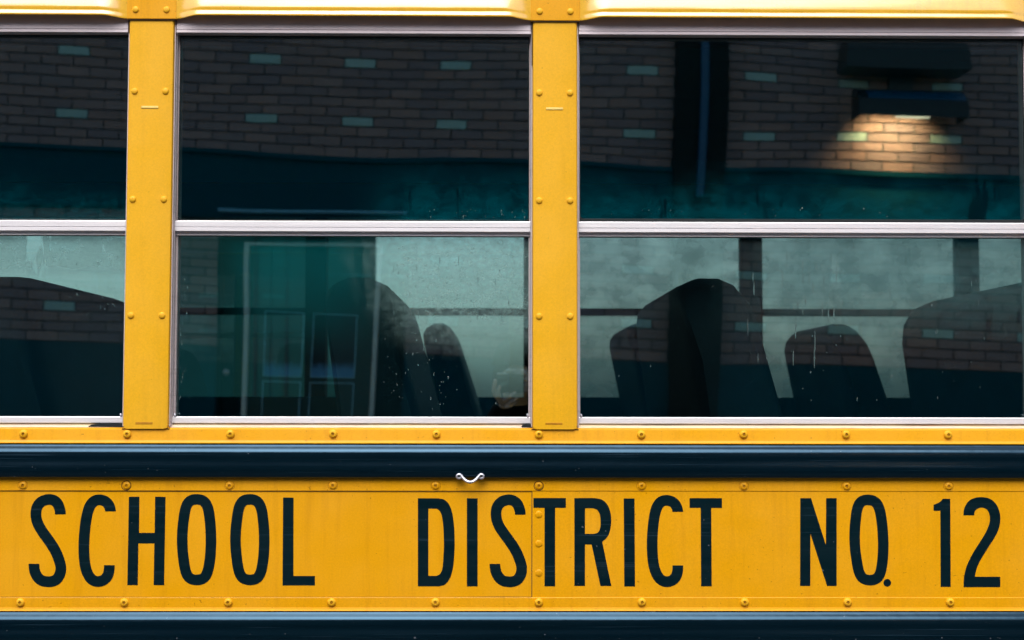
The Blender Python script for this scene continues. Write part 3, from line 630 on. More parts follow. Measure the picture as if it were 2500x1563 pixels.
# ---- lettering: thin vinyl cut letters
LET = json.loads('''{"S":[[[-742.4,149.2],[-742.5,151.0],[-742.5,152.7],[-742.7,155.2],[-743.3,158.0],[-744.1,161.0],[-745.2,164.3],[-746.6,167.8],[-748.4,171.2],[-750.5,174.2],[-752.9,176.9],[-755.8,179.2],[-759.0,181.1],[-762.5,182.5],[-766.1,183.4],[-769.9,183.9],[-773.7,183.8],[-777.5,183.3],[-781.4,182.3],[-785.4,180.9],[-789.3,178.8],[-792.7,176.1],[-795.6,173.1],[-797.9,169.8],[-799.9,166.2],[-801.4,162.3],[-802.2,158.4],[-802.6,154.7],[-802.8,151.3],[-802.7,147.8],[-802.4,144.2],[-801.8,140.8],[-801.0,137.3],[-799.9,133.9],[-798.6,130.5],[-797.1,127.3],[-795.4,124.0],[-793.4,120.7],[-791.3,117.5],[-789.2,114.4],[-787.0,111.2],[-784.6,107.9],[-782.0,104.6],[-779.6,101.3],[-777.2,98.0],[-774.7,94.4],[-772.2,90.8],[-769.9,87.2],[-767.8,83.7],[-766.0,80.3],[-764.4,76.9],[-762.9,73.4],[-761.6,70.0],[-760.4,66.7],[-759.4,63.6],[-758.7,60.8],[-758.3,58.4],[-758.2,56.3],[-758.3,54.4],[-758.6,52.5],[-759.0,50.8],[-759.6,49.2],[-760.4,47.6],[-761.3,46.2],[-762.0,45.4],[-762.5,45.0],[-763.1,44.6],[-764.2,44.1],[-765.5,43.7],[-766.7,43.4],[-767.8,43.3],[-769.3,43.2],[-771.0,43.3],[-773.0,43.5],[-775.1,43.7],[-776.6,44.0],[-777.6,44.4],[-778.5,44.9],[-779.6,45.8],[-780.7,46.9],[-781.8,48.2],[-782.7,49.7],[-783.6,51.4],[-784.4,53.3],[-785.0,55.2],[-785.4,57.1],[-785.7,59.5],[-785.9,62.4],[-786.2,64.7],[-804.6,64.7],[-804.2,61.1],[-804.0,58.0],[-803.6,54.5],[-802.8,50.8],[-801.6,47.2],[-800.2,43.9],[-798.5,40.7],[-796.5,37.6],[-794.3,34.9],[-791.7,32.3],[-788.8,30.0],[-785.3,27.9],[-781.5,26.5],[-777.9,25.7],[-774.6,25.3],[-771.7,25.0],[-768.9,24.9],[-766.0,25.1],[-763.0,25.4],[-760.1,26.1],[-757.4,27.0],[-754.6,28.2],[-751.5,30.0],[-748.7,32.5],[-746.3,35.3],[-744.3,38.4],[-742.7,41.7],[-741.4,45.1],[-740.5,48.6],[-740.0,52.2],[-739.8,56.1],[-740.0,60.1],[-740.7,64.2],[-741.7,68.2],[-742.9,72.2],[-744.3,76.1],[-745.9,80.0],[-747.6,84.1],[-749.6,88.3],[-751.8,92.4],[-754.2,96.6],[-756.9,100.7],[-759.6,104.6],[-762.2,108.4],[-764.8,112.0],[-767.4,115.4],[-769.8,118.7],[-772.1,121.7],[-774.2,124.7],[-776.1,127.5],[-777.8,130.1],[-779.3,132.6],[-780.5,135.0],[-781.6,137.4],[-782.5,139.7],[-783.2,141.9],[-783.7,144.1],[-784.1,146.3],[-784.3,148.4],[-784.4,150.6],[-784.2,152.9],[-784.0,155.1],[-783.6,156.9],[-783.1,158.3],[-782.3,159.7],[-781.3,161.2],[-780.1,162.5],[-779.0,163.4],[-777.7,164.1],[-775.8,164.7],[-773.7,165.2],[-771.9,165.5],[-770.5,165.5],[-769.1,165.3],[-767.8,165.0],[-766.9,164.6],[-766.2,164.2],[-765.5,163.7],[-764.8,162.9],[-764.1,161.9],[-763.4,160.5],[-762.6,158.4],[-761.8,156.0],[-761.2,154.0],[-761.0,152.9],[-760.9,152.1],[-760.9,150.7],[-760.8,149.2]]],"C":[[[-657.1,154.3],[-657.9,158.4],[-658.4,160.8],[-659.2,163.8],[-660.4,166.9],[-661.9,169.7],[-663.7,172.5],[-666.1,175.3],[-669.2,177.9],[-672.6,180.0],[-676.3,181.5],[-680.2,182.7],[-684.4,183.4],[-688.5,183.3],[-692.6,182.7],[-696.5,181.4],[-700.3,179.4],[-703.6,176.8],[-706.3,173.8],[-708.5,170.7],[-710.4,167.4],[-712.0,163.9],[-713.3,160.1],[-714.4,156.2],[-715.5,151.8],[-716.4,146.8],[-717.3,141.3],[-718.1,135.4],[-718.7,129.4],[-719.3,123.1],[-719.8,116.6],[-720.1,109.9],[-720.4,103.6],[-720.4,97.5],[-720.4,91.5],[-720.2,85.7],[-719.9,80.1],[-719.5,74.8],[-719.0,69.7],[-718.3,64.7],[-717.4,60.0],[-716.3,55.5],[-715.0,51.3],[-713.5,47.3],[-711.8,43.5],[-709.8,39.9],[-707.6,36.6],[-705.0,33.5],[-702.0,30.8],[-698.5,28.5],[-694.9,26.9],[-691.1,25.8],[-687.3,25.3],[-683.4,25.4],[-679.7,26.0],[-676.1,27.1],[-672.7,28.6],[-669.5,30.7],[-666.7,33.1],[-664.3,35.7],[-662.3,38.8],[-660.6,42.1],[-659.5,45.5],[-658.8,48.6],[-658.3,51.5],[-657.9,54.5],[-657.8,57.4],[-657.9,59.8],[-657.8,62.3],[-676.2,62.3],[-676.3,60.1],[-676.2,57.9],[-676.3,56.1],[-676.5,54.5],[-676.8,52.5],[-677.3,50.6],[-677.7,49.2],[-678.2,48.1],[-678.9,47.2],[-679.8,46.2],[-680.8,45.3],[-681.7,44.7],[-682.8,44.2],[-684.2,43.8],[-685.5,43.6],[-686.6,43.6],[-687.6,43.7],[-688.8,44.0],[-689.8,44.5],[-690.7,45.1],[-691.7,46.0],[-692.9,47.4],[-694.2,49.3],[-695.4,51.4],[-696.5,53.9],[-697.6,56.8],[-698.5,60.0],[-699.4,63.5],[-700.1,67.4],[-700.7,71.6],[-701.2,76.2],[-701.5,81.0],[-701.8,86.1],[-702.0,91.5],[-702.0,97.1],[-701.9,102.8],[-701.7,108.8],[-701.4,115.1],[-700.9,121.4],[-700.4,127.3],[-699.8,132.9],[-699.1,138.3],[-698.3,143.3],[-697.4,147.7],[-696.6,151.3],[-695.7,154.3],[-694.9,156.7],[-693.9,158.8],[-692.8,160.8],[-691.7,162.3],[-690.8,163.3],[-690.1,163.9],[-689.2,164.4],[-688.0,164.8],[-686.6,165.0],[-685.4,165.0],[-684.1,164.8],[-682.5,164.3],[-680.8,163.6],[-679.7,162.9],[-679.1,162.4],[-678.5,161.7],[-677.8,160.6],[-677.1,159.4],[-676.7,158.3],[-676.3,156.8],[-675.9,154.7],[-675.6,154.3]]],"O":[[[-518.8,184.2],[-514.7,184.0],[-510.3,183.2],[-505.7,181.6],[-501.3,179.0],[-497.7,175.7],[-494.8,171.8],[-492.5,167.5],[-490.6,162.7],[-489.1,157.2],[-488.0,151.3],[-487.1,145.3],[-486.4,139.5],[-485.7,133.7],[-485.2,127.7],[-484.8,121.8],[-484.5,116.2],[-484.3,110.9],[-484.2,105.8],[-484.1,100.7],[-484.2,95.4],[-484.4,89.8],[-484.6,84.0],[-484.9,77.9],[-485.5,72.0],[-486.2,66.1],[-487.1,60.1],[-488.2,54.3],[-489.6,49.0],[-491.2,44.5],[-493.2,40.4],[-495.9,36.6],[-499.4,33.3],[-503.7,30.7],[-508.2,29.2],[-512.5,28.4],[-516.7,28.2],[-520.8,28.4],[-525.2,29.2],[-529.8,30.7],[-534.3,33.2],[-537.9,36.6],[-540.7,40.4],[-542.8,44.5],[-544.6,49.1],[-546.0,54.4],[-547.2,60.3],[-548.2,66.2],[-549.0,72.0],[-549.8,77.7],[-550.5,83.7],[-551.0,89.6],[-551.4,95.3],[-551.7,100.6],[-551.8,105.8],[-551.9,110.9],[-551.7,116.3],[-551.5,122.0],[-551.1,127.9],[-550.6,133.8],[-550.0,139.6],[-549.3,145.4],[-548.5,151.4],[-547.5,157.2],[-546.2,162.6],[-544.6,167.2],[-542.7,171.4],[-540.0,175.4],[-536.5,179.0],[-532.0,181.7],[-527.4,183.2],[-522.9,184.0]],[[-518.6,166.0],[-516.5,165.9],[-514.5,165.6],[-513.1,165.1],[-512.2,164.6],[-511.3,163.7],[-510.2,162.3],[-509.0,160.1],[-507.9,157.2],[-506.9,153.4],[-506.0,148.6],[-505.2,143.1],[-504.5,137.6],[-503.8,132.1],[-503.4,126.5],[-503.0,121.0],[-502.7,115.6],[-502.5,110.5],[-502.4,105.8],[-502.3,101.1],[-502.4,96.0],[-502.6,90.6],[-502.8,85.1],[-503.1,79.5],[-503.6,74.2],[-504.2,68.8],[-505.0,63.3],[-506.0,58.4],[-507.0,54.5],[-508.0,51.6],[-509.0,49.6],[-509.8,48.4],[-510.5,47.7],[-511.4,47.2],[-512.9,46.7],[-514.8,46.4],[-516.9,46.2],[-519.0,46.4],[-521.1,46.7],[-522.7,47.2],[-523.6,47.7],[-524.3,48.4],[-525.2,49.6],[-526.2,51.6],[-527.3,54.4],[-528.3,58.3],[-529.3,63.2],[-530.2,68.7],[-531.0,74.2],[-531.7,79.7],[-532.4,85.3],[-532.9,90.8],[-533.3,96.2],[-533.5,101.1],[-533.6,105.8],[-533.7,110.5],[-533.5,115.4],[-533.3,120.7],[-532.9,126.3],[-532.5,131.9],[-531.9,137.4],[-531.2,142.9],[-530.5,148.4],[-529.7,153.3],[-528.7,157.3],[-527.7,160.3],[-526.6,162.6],[-525.8,163.9],[-525.1,164.6],[-524.3,165.1],[-522.8,165.6],[-520.7,165.9]]],"H":[[[-635.4,179.5],[-617.4,179.5],[-617.0,117.6],[-590.2,117.6],[-590.4,179.6],[-572.4,179.1],[-572.7,28.4],[-590.6,28.4],[-590.4,99.5],[-617.9,99.5],[-617.8,28.4],[-635.7,28.4]]],"L":[[[-370.0,178.2],[-352.0,178.2],[-350.9,43.9],[-313.9,43.9],[-313.8,27.9],[-369.4,27.9]]],"D":[[[-136.6,26.4],[-137.4,177.1],[-101.8,177.1],[-99.3,176.6],[-96.6,176.2],[-94.1,175.7],[-91.7,174.6],[-89.4,173.0],[-87.1,171.1],[-85.1,168.7],[-83.2,166.0],[-81.6,163.0],[-80.2,159.6],[-79.0,155.7],[-77.8,151.4],[-76.8,146.4],[-76.0,140.8],[-75.3,134.9],[-74.7,128.6],[-74.2,122.0],[-73.9,115.1],[-73.7,107.9],[-73.6,100.9],[-73.6,93.8],[-73.8,86.6],[-74.1,79.7],[-74.5,73.2],[-75.1,67.2],[-75.8,61.6],[-76.7,56.5],[-77.7,51.8],[-78.8,47.6],[-80.0,43.8],[-81.4,40.5],[-83.0,37.4],[-84.8,34.8],[-86.8,32.4],[-88.9,30.5],[-91.0,28.9],[-93.2,27.8],[-95.4,27.3],[-97.7,26.9],[-99.9,26.4]],[[-118.7,44.2],[-119.3,159.4],[-105.6,159.4],[-104.1,158.7],[-102.7,158.0],[-101.2,157.1],[-100.0,155.9],[-98.8,154.3],[-97.9,152.5],[-96.9,150.3],[-96.1,147.6],[-95.3,144.3],[-94.7,140.7],[-94.0,136.4],[-93.5,131.1],[-93.0,124.5],[-92.6,116.7],[-92.3,108.6],[-92.1,100.9],[-92.1,93.5],[-92.3,86.2],[-92.7,79.3],[-93.0,73.2],[-93.4,67.8],[-93.8,63.1],[-94.3,59.0],[-95.0,55.5],[-95.7,52.7],[-96.6,50.6],[-97.6,48.9],[-98.7,47.5],[-100.0,46.3],[-101.4,45.6],[-102.9,44.9],[-104.3,44.2]]],"I":[[[-52.8,177.2],[-34.2,177.2],[-33.8,26.4],[-52.3,26.4]]],"R":[[[133.0,27.2],[133.1,177.8],[168.1,177.8],[171.3,177.3],[174.6,176.8],[177.8,176.2],[180.8,175.1],[183.5,173.4],[186.1,171.3],[188.4,168.9],[190.5,166.2],[192.1,163.2],[193.5,159.8],[194.6,156.3],[195.5,152.8],[196.2,149.4],[196.6,146.0],[196.8,142.6],[196.8,138.9],[196.6,134.9],[196.3,130.6],[195.7,126.3],[194.9,122.5],[193.9,119.1],[192.7,116.0],[191.2,113.2],[189.6,110.6],[187.7,108.4],[185.6,106.4],[183.3,104.6],[181.2,102.8],[196.8,27.2],[178.0,27.2],[162.8,98.2],[151.4,98.2],[151.3,27.2]],[[151.4,116.4],[151.5,160.4],[165.5,160.4],[167.5,159.7],[169.5,159.0],[171.5,158.3],[173.1,157.1],[174.4,155.5],[175.5,153.6],[176.4,151.5],[177.2,149.0],[177.7,146.1],[178.1,142.9],[178.4,139.5],[178.4,136.4],[178.3,133.3],[178.1,130.3],[177.7,127.4],[177.1,125.0],[176.5,123.0],[175.6,121.3],[174.7,119.8],[173.6,118.7],[172.2,117.8],[170.7,117.3],[169.0,116.9],[167.4,116.4]]],"T":[[[62.3,177.8],[118.4,177.8],[118.4,161.1],[99.8,161.1],[99.8,26.7],[81.5,26.7],[81.5,161.1],[62.4,161.1]]],"N":[[[524.7,177.9],[543.4,177.9],[568.3,97.5],[569.7,178.0],[587.9,178.0],[586.2,27.3],[569.6,27.3],[541.7,116.9],[540.6,27.3],[523.0,27.3]]],"dot":[[[680.6,32.6],[680.3,30.9],[679.7,29.4],[678.6,28.0],[677.2,27.0],[675.6,26.3],[673.9,26.1],[672.2,26.3],[670.6,27.0],[669.2,28.0],[668.2,29.4],[667.5,30.9],[667.3,32.6],[667.6,34.3],[668.3,35.9],[669.3,37.3],[670.7,38.3],[672.3,39.0],[674.0,39.2],[675.8,39.0],[677.3,38.3],[678.7,37.3],[679.7,35.9],[680.4,34.3]]],"1":[[[785.4,177.1],[783.8,25.8],[766.5,25.8],[767.9,156.6],[756.2,156.5],[756.3,166.7],[758.1,167.4],[760.0,168.1],[761.8,168.8],[763.5,169.5],[765.0,170.3],[766.5,171.0],[767.8,171.9],[768.9,172.8],[769.9,173.8],[770.8,174.9],[771.5,176.0],[772.3,177.1]]],"2":[[[808.0,148.7],[808.2,151.3],[808.3,153.8],[808.5,156.4],[809.2,159.1],[810.3,162.1],[811.8,165.3],[813.5,168.4],[815.5,171.1],[817.7,173.2],[820.2,175.1],[822.9,176.7],[825.9,177.9],[829.1,178.9],[832.7,179.6],[836.3,179.9],[840.0,180.0],[843.8,179.7],[847.6,179.2],[851.4,178.3],[854.8,176.9],[857.9,175.1],[860.7,172.8],[863.2,170.1],[865.4,167.3],[867.3,164.1],[868.9,160.6],[870.1,156.9],[871.1,153.3],[871.7,149.9],[872.0,146.4],[872.1,143.0],[871.8,139.4],[871.4,135.7],[870.7,131.9],[869.8,128.0],[868.5,124.2],[866.9,120.4],[865.1,116.7],[862.9,113.0],[860.6,109.0],[857.9,104.7],[854.8,100.2],[851.7,95.7],[848.8,91.3],[846.0,87.0],[843.2,82.8],[840.6,78.7],[838.3,74.8],[836.1,71.1],[834.1,67.6],[832.4,64.2],[830.9,60.9],[829.6,57.5],[828.6,54.1],[827.7,50.9],[827.1,48.3],[826.7,46.5],[826.5,45.2],[826.4,44.1],[826.2,43.0],[870.2,43.0],[869.9,25.3],[806.3,25.3],[806.4,29.2],[806.5,33.0],[806.7,36.9],[807.0,40.7],[807.6,44.5],[808.3,48.1],[809.2,51.9],[810.3,55.9],[811.8,60.1],[813.6,64.5],[815.6,69.1],[817.8,73.5],[820.2,78.0],[822.8,82.4],[825.5,86.8],[828.3,91.2],[831.2,95.7],[834.3,100.3],[837.3,104.7],[840.1,109.0],[842.6,113.0],[844.9,116.9],[847.0,120.6],[848.8,124.2],[850.3,127.6],[851.6,130.8],[852.6,133.9],[853.4,136.8],[853.8,139.6],[854.0,142.1],[854.0,144.6],[853.8,147.0],[853.4,149.4],[852.8,151.8],[852.0,154.0],[851.1,155.9],[850.1,157.4],[848.8,158.6],[847.5,159.6],[846.1,160.4],[844.6,161.1],[843.0,161.6],[841.3,161.8],[839.7,161.9],[838.1,161.8],[836.4,161.5],[834.8,161.1],[833.3,160.4],[831.8,159.5],[830.4,158.5],[829.1,157.2],[828.1,155.8],[827.5,154.2],[827.1,152.4],[826.9,150.6],[826.7,148.7]]]}''')
PLACE = json.loads('''[["S", -1.1], ["C", -0.1], ["H", 0], ["O", 0], ["O", 91.6], ["L", 0], ["D", 0], ["I", 0], ["S", 791.2], ["T", 0], ["R", 0], ["I", 271.4], ["C", 978.7], ["T", 270.3], ["N", 0], ["O", 1161.1], ["dot", 0], ["1", 0], ["2", 0]]''')
lname = {'dot': 'full stop', '1': 'digit 1', '2': 'digit 2'}
for ch, off in PLACE:
    cu = bpy.data.curves.new('letter', 'CURVE'); cu.dimensions = '2D'; cu.fill_mode = 'BOTH'; cu.extrude = .00012
    for ring in LET[ch]:
        sp = cu.splines.new('POLY'); sp.points.add(len(ring)-1); sp.use_cyclic_u = True
        for p, (x, z) in zip(sp.points, ring): p.co = ((x+off)/1000, (z+1300)/1000, 0, 1)
    tmp = bpy.data.objects.new('tmp', cu); COL.objects.link(tmp); bpy.context.view_layer.update()
    me = bpy.data.meshes.new_from_object(tmp.evaluated_get(bpy.context.evaluated_depsgraph_get()))
    bpy.data.objects.remove(tmp)
    me.transform(Matrix.Rotation(PI/2, 4, 'X')); me.materials.clear(); me.materials.append(VINYL)
    mx = max(v.co.x for v in me.vertices)
    o = link('letter', me, bus, (0, -.0013 if mx > .0598 else -.0003, 0))
    o['label'] = 'painted black '+lname.get(ch, 'capital '+ch)

# ---- small strap eye screwed to the underside edge of the first rail
bm = bmesh.new()
for s in (-1, 1):
    c = Vector((-.0468+s*.0190, -.0165, 1.5158))
    sweep(bm, [c+Vector((.0040*math.cos(t), 0, .0034*math.sin(t))) for t in [k/16*2*PI for k in range(17)]], .0021, 8, False)
pts = [(-.0468+.0150*math.sin(t)*1.0, -.0300-.004*math.cos(t), 1.5160-.0072*(math.cos(t))**1.0) for t in [R(-88+176*k/22) for k in range(23)]]
pts = []
for k in range(25):
    t = -1+2*k/24; a = abs(t)
    pts.append((-.0468+.0158*t*(1-.12*(1-a)), -.0173-.005*(1-a), 1.5176-.0112*(1-a**2.2)))
sweep(bm, pts, .0026, 8)
eye = finish('strap_eye', bm, CHROME, bus, None, True)
for s in (-1, 1):
    bm = bmesh.new(); lathe_y(bm, [(.0031, -.0110), (.0031, -.0171), (.0024, -.0179), (.0008, -.0181)], 14, -.0468+s*.0190, 1.5158); finish('screw_head', bm, RUBBER, eye, None, True)
# ================================================================== BRICK BUILDING ACROSS THE LOT (mirrored in the bus glass)
WY = -6.844
bld = empty('brick_building', (0, WY, 1.66)); bld.rotation_euler = (0, .035, 0)
tag(bld, 'red brown brick building with rows of pale bricks facing the bus', 'building')
def bz(b): return b-1.66
RECL, RECR = -1.924, -.639
COLL, COLR = 1.14, 1.48
def bpart(name, boxes, m, parent=bld, bev=0.0):
    bm = bmesh.new()
    for a0, a1, y0, y1, b0, b1 in boxes: box(bm, a0, a1, y0, y1, bz(b0), bz(b1), bev)
    return finish(name, bm, m, parent)
bpart('mortar_wall', [(-9, RECL, -.30, -.011, -.6, 5.3), (RECR, 9, -.30, -.011, -.6, 5.3), (RECL+.001, RECR-.001, -.30, -.012, 2.80, 5.3)], MORTAR)
bpart('steel_beam', [(-9, 9, -.0105, .035, 2.795, 3.232), (-9, 9, .0352, .060, 2.80, 2.83), (-9, 9, .0352, .060, 3.20, 3.231)], BEAM)
bpart('base_course', [(-9, RECL, -.0105, .040, -.6, 1.900), (RECR, 9, -.0105, .040, -.6, 1.900)], BASE)
bpart('roof_coping', [(-9.1, 9.1, -.35, .06, 5.3, 5.4)], BEAM)
BL, BH, J = .21667, .068, .010
def brick_mesh(l, h, m):
    bm = bmesh.new(); box(bm, -l/2, l/2, -.011, .0, -h/2, h/2, .0015, seg=1)
    bmesh.ops.recalc_face_normals(bm, faces=bm.faces)
    me = bpy.data.meshes.new('brick'); bm.to_mesh(me); bm.free(); me.materials.append(m); return me
BM = brick_mesh(BL-J, BH-J, BRICK); BMP = brick_mesh(BL-J, BH-J, BRICKP)
allb = []
def zone(a0, a1, b0, rows, phase):
    for j in range(rows):
        b = b0+.034+BH*j; half = 0 if j % 2 else .5
        k0 = int((a0-phase)/BL)-2; k1 = int((a1-phase)/BL)+2
        for k in range(k0, k1):
            c = phase+(k+half)*BL; lo, hi = max(a0, c-(BL-J)/2), min(a1, c+(BL-J)/2)
            if hi-lo < .02: continue
            pale = j % 6 == 3 and k % 3 == 0
            allb.append(((lo+hi)/2, b, hi-lo, pale))
zone(-9, COLL, 3.237, 30, -.381); zone(COLR, 9, 3.237, 30, 1.712)
zone(-9, RECL, 1.905, 13, -.381); zone(RECR, COLL, 1.905, 13, -.381); zone(COLR, 9, 1.905, 13, 1.690)
def rank(t):
    a, b, l, pale = t
    inview = -3.3 < a < 3.9 and b < 4.2
    return (0 if inview else 100)+(0 if pale else math.hypot(a-2.65, (b-3.5)*1.0))
allb.sort(key=rank)
st = {False: bmesh.new(), True: bmesh.new()}
for i, (a, b, l, pale) in enumerate(allb):
    if i < 300:
        full = l > BL-J-.002
        me = (BMP if pale else BM) if full else brick_mesh(l, BH-J, BRICKP if pale else BRICK)
        o = link('pale_brick' if pale else 'brick', me, bld, (a, random.uniform(-.001, .002), bz(b)))
    else:
        dy = random.uniform(-.0008, .002)
        box(st[pale], a-l/2, a+l/2, -.011, dy, bz(b)-(BH-J)/2, bz(b)+(BH-J)/2)
for pale in (False, True):
    o = finish('brickwork', st[pale], BRICKP if pale else BRICK, bld); o['kind'] = 'stuff'
# round-edged dark column; a blue rod stands in for the sky highlight on it
bpart('steel_column', [(COLL+.002, COLR-.002, -.0102, .12, -.6, 2.793), (COLL+.002, COLR-.002, -.0102, .12, 3.234, 5.29), (COLL+.002, COLR-.002, .0355, .12, 2.793, 3.234)], COLUMN)
bm = bmesh.new(); sweep(bm, [(1.318, .142, bz(3.02)), (1.318, .142, bz(5.25))], .028, 14); finish('column_highlight', bm, COLSHEEN, bld, None, True)
# recessed doorway
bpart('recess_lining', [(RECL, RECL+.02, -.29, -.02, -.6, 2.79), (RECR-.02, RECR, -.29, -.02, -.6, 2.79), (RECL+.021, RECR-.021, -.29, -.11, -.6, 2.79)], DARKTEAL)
bm = bmesh.new(); sweep(bm, [(RECL-.02, .075, bz(2.845)), (RECR+.0, .075, bz(2.850))], .013, 10); finish('awning_bar', bm, PALEBLUE, bld, None, True)
dy = -.045
DL, DR, DT, DB = -1.725, -.845, 2.640, .25
fr = bpart('door_frame', [(DL-.015, DL+.015, dy-.06, dy+.05, DB, DT+.006), (DR-.015, DR+.012, dy-.06, dy+.05, DB, DT+.006), (DL+.0155, DR-.0155, dy-.06, dy+.049, DT-.010, DT+.006)], DOORF)
door = bpart('door', [(DL+.014, DR-.012, dy-.05, dy-.01, DB+.01, DT-.012)], DOORG)
for a0, a1 in ((-1.605, -1.335), (-1.275, -.975)):
    for b0, b1 in ((1.735, 2.168), (.95, 1.705)):
        t = .007
        bpart('panel_moulding', [(a0, a0+t, dy-.0102, dy+.004, b0, b1), (a1-t, a1, dy-.0102, dy+.004, b0, b1), (a0+t, a1-t, dy-.0102, dy+.0035, b1-t, b1), (a0+t, a1-t, dy-.0102, dy+.0035, b0, b0+t)], DOORL, door)
        bpart('door_panel', [(a0+t+.0005, a1-t-.0005, dy-.0102, dy-.005, b0+t+.0005, b1-t-.0005)], FOOTBLUE if b0 > 1 else DOORG, door)
bm = bmesh.new(); lathe_y(bm, [(.012, -.002), (.012, .03), (.024, .045), (.020, .066), (.004, .072)], 14, -1.845, bz(1.745)); finish('bell_push', bm, CHROME, bld, None, True)

# ---- wall lamp with two dark hoods; the lower one is lit
lamp = empty('wall_lamp', (0, WY, 1.66)); lamp.rotation_euler = (0, .035, 0)
tag(lamp, 'dark twin hooded wall lamp shining warm light down the bricks', 'lamp')
def hood(name, a0, a1, b0, b1, m, dep=.30):
    bm = bmesh.new(); prof = []
    h = b1-b0
    prof = [(.03, bz(b0)), (.03, bz(b1))]+[(dep-h*.55+h*.55*math.sin(t), bz(b1)-h*.55+h*.55*math.cos(t)) for t in [k/8*PI/2 for k in range(9)]]+[(dep+.015, bz(b0))]
    extrude_x(bm, prof, a0, a1, True, 6, lambda x, y, z: (x+(.5*(a0+a1)-x)*(-.06)*(1-(z-bz(b0))/h), y, z))
    return finish(name, bm, m, lamp, None, True)
# lower hood as an open shell so that its bulb shines down
def shell(name, a0, a1, b0, b1, dep=.29):
    bm = bmesh.new(); h = b1-b0; r = h*.85
    cv = [(.06, bz(b1))]+[(dep-r+r*math.sin(t), bz(b1)-r+r*math.cos(t)) for t in [k/10*PI/2 for k in range(11)]]+[(dep+.012, bz(b0))]
    out = cv; inn = [(y-.012, z-.012) if i < len(cv)-1 else (y-.012, z) for i, (y, z) in enumerate(cv)][::-1]
    extrude_x(bm, out+inn, a0, a1, True, 1)
    for xx in (a0, a1-.012):
        extrude_x(bm, [(.06, bz(b0))]+[(y-.013, z-.013 if i < len(cv)-1 else z) for i, (y, z) in enumerate(cv)], xx, xx+.012, True, 1)
    return finish(name, bm, LAMPBODY, lamp, None, True)
shell('lower_hood', 2.335, 3.07, 3.575, 3.815)
bm = bmesh.new(); hr = .24*.85
arc = [(.29-hr+(hr+.002)*math.sin(t), bz(3.815)-hr+(hr+.002)*math.cos(t)) for t in [R(14)+k/8*R(46) for k in range(9)]]
extrude_x(bm, arc+[(y-.0015, z-.001) for y, z in arc][::-1], 2.40, 3.06, True, 1); finish('hood_sheen_strip', bm, HOODSHEEN, lamp, None, True)  # blue strip painting the sky's reflection along the curved hood top
hood('upper_hood', 2.26, 3.05, 3.945, 4.16, LAMPBODY)
bm = bmesh.new(); box(bm, 2.60, 2.76, .0, .06, bz(3.72), bz(4.14)); finish('mounting_plate', bm, LAMPBODY, lamp)
bm = bmesh.new(); box(bm, 2.44, 2.80, .10, .24, bz(3.70), bz(3.73), .004); finish('lamp_tube', bm, LENS, lamp)
for k in range(4, 15):  # glowing fins paint the lamp's glare along the hood's lower lip
    bm = bmesh.new(); x = 2.50+k*.021; box(bm, x, x+.010, .262, .300, bz(3.5600+.012*((k-8.5)/8.5)**2), bz(3.5745)); finish('glare_fin', bm, LENS, lamp)
ld = bpy.data.lights.new('lamp_light', 'AREA'); ld.shape = 'RECTANGLE'; ld.size = .34; ld.size_y = .05; ld.energy = LAMP_W; ld.color = (1, .48, .19); ld.spread = R(95)
lo = bpy.data.objects.new('lamp_light', ld); COL.objects.link(lo); lo.parent = lamp; lo.location = (2.63, .20, bz(3.685))
lo.rotation_euler = Vector((0, .62, 1)).to_track_quat('Z', 'Y').to_euler()

# ================================================================== PHOTOGRAPHER (mirrored in the glass)
per = empty('person', (.075, -2.60, 0))
tag(per, 'person in black jacket and knit cap holding a camera to the face', 'person')
OX, OY = .075, -2.60
def skin_obj(name, chains, m, parent, subd=1, smooth=True, merge=1e-4):
    """chains: lists of (x, y, z, r) in world metres sharing points to branch"""
    idx = {}; V = []; E = []; RR = []
    for ch in chains:
        prev = None
        for x, y, z, r in ch:
            key = (round(x, 4), round(y, 4), round(z, 4))
            if key not in idx: idx[key] = len(V); V.append((x-OX, y-OY, z)); RR.append(r)
            i = idx[key]
            if prev is not None: E.append((prev, i))
            prev = i
    me = bpy.data.meshes.new(name); me.from_pydata(V, E, []); me.materials.append(m)
    o = link(name, me, parent)
    sk = o.modifiers.new('skin', 'SKIN'); sk.use_smooth_shade = True
    lay = me.skin_vertices[0].data if me.skin_vertices else None
    if lay is None:
        bm = bmesh.new(); bm.from_mesh(me); bm.verts.layers.skin.verify(); bm.to_mesh(me); bm.free(); lay = me.skin_vertices[0].data
    seen = set()
    for i, r in enumerate(RR): rr = r if isinstance(r, tuple) else (r, r); lay[i].radius = rr
    # a root per connected piece
    par = list(range(len(V)))
    def f(a):
        while par[a] != a: a = par[a]
        return a
    for a, b in E: par[f(a)] = f(b)
    for i in range(len(V)):
        if f(i) not in seen: seen.add(f(i)); lay[i].use_root = True
    sb = o.modifiers.new('sub', 'SUBSURF'); sb.levels = subd; sb.render_levels = subd
    return o
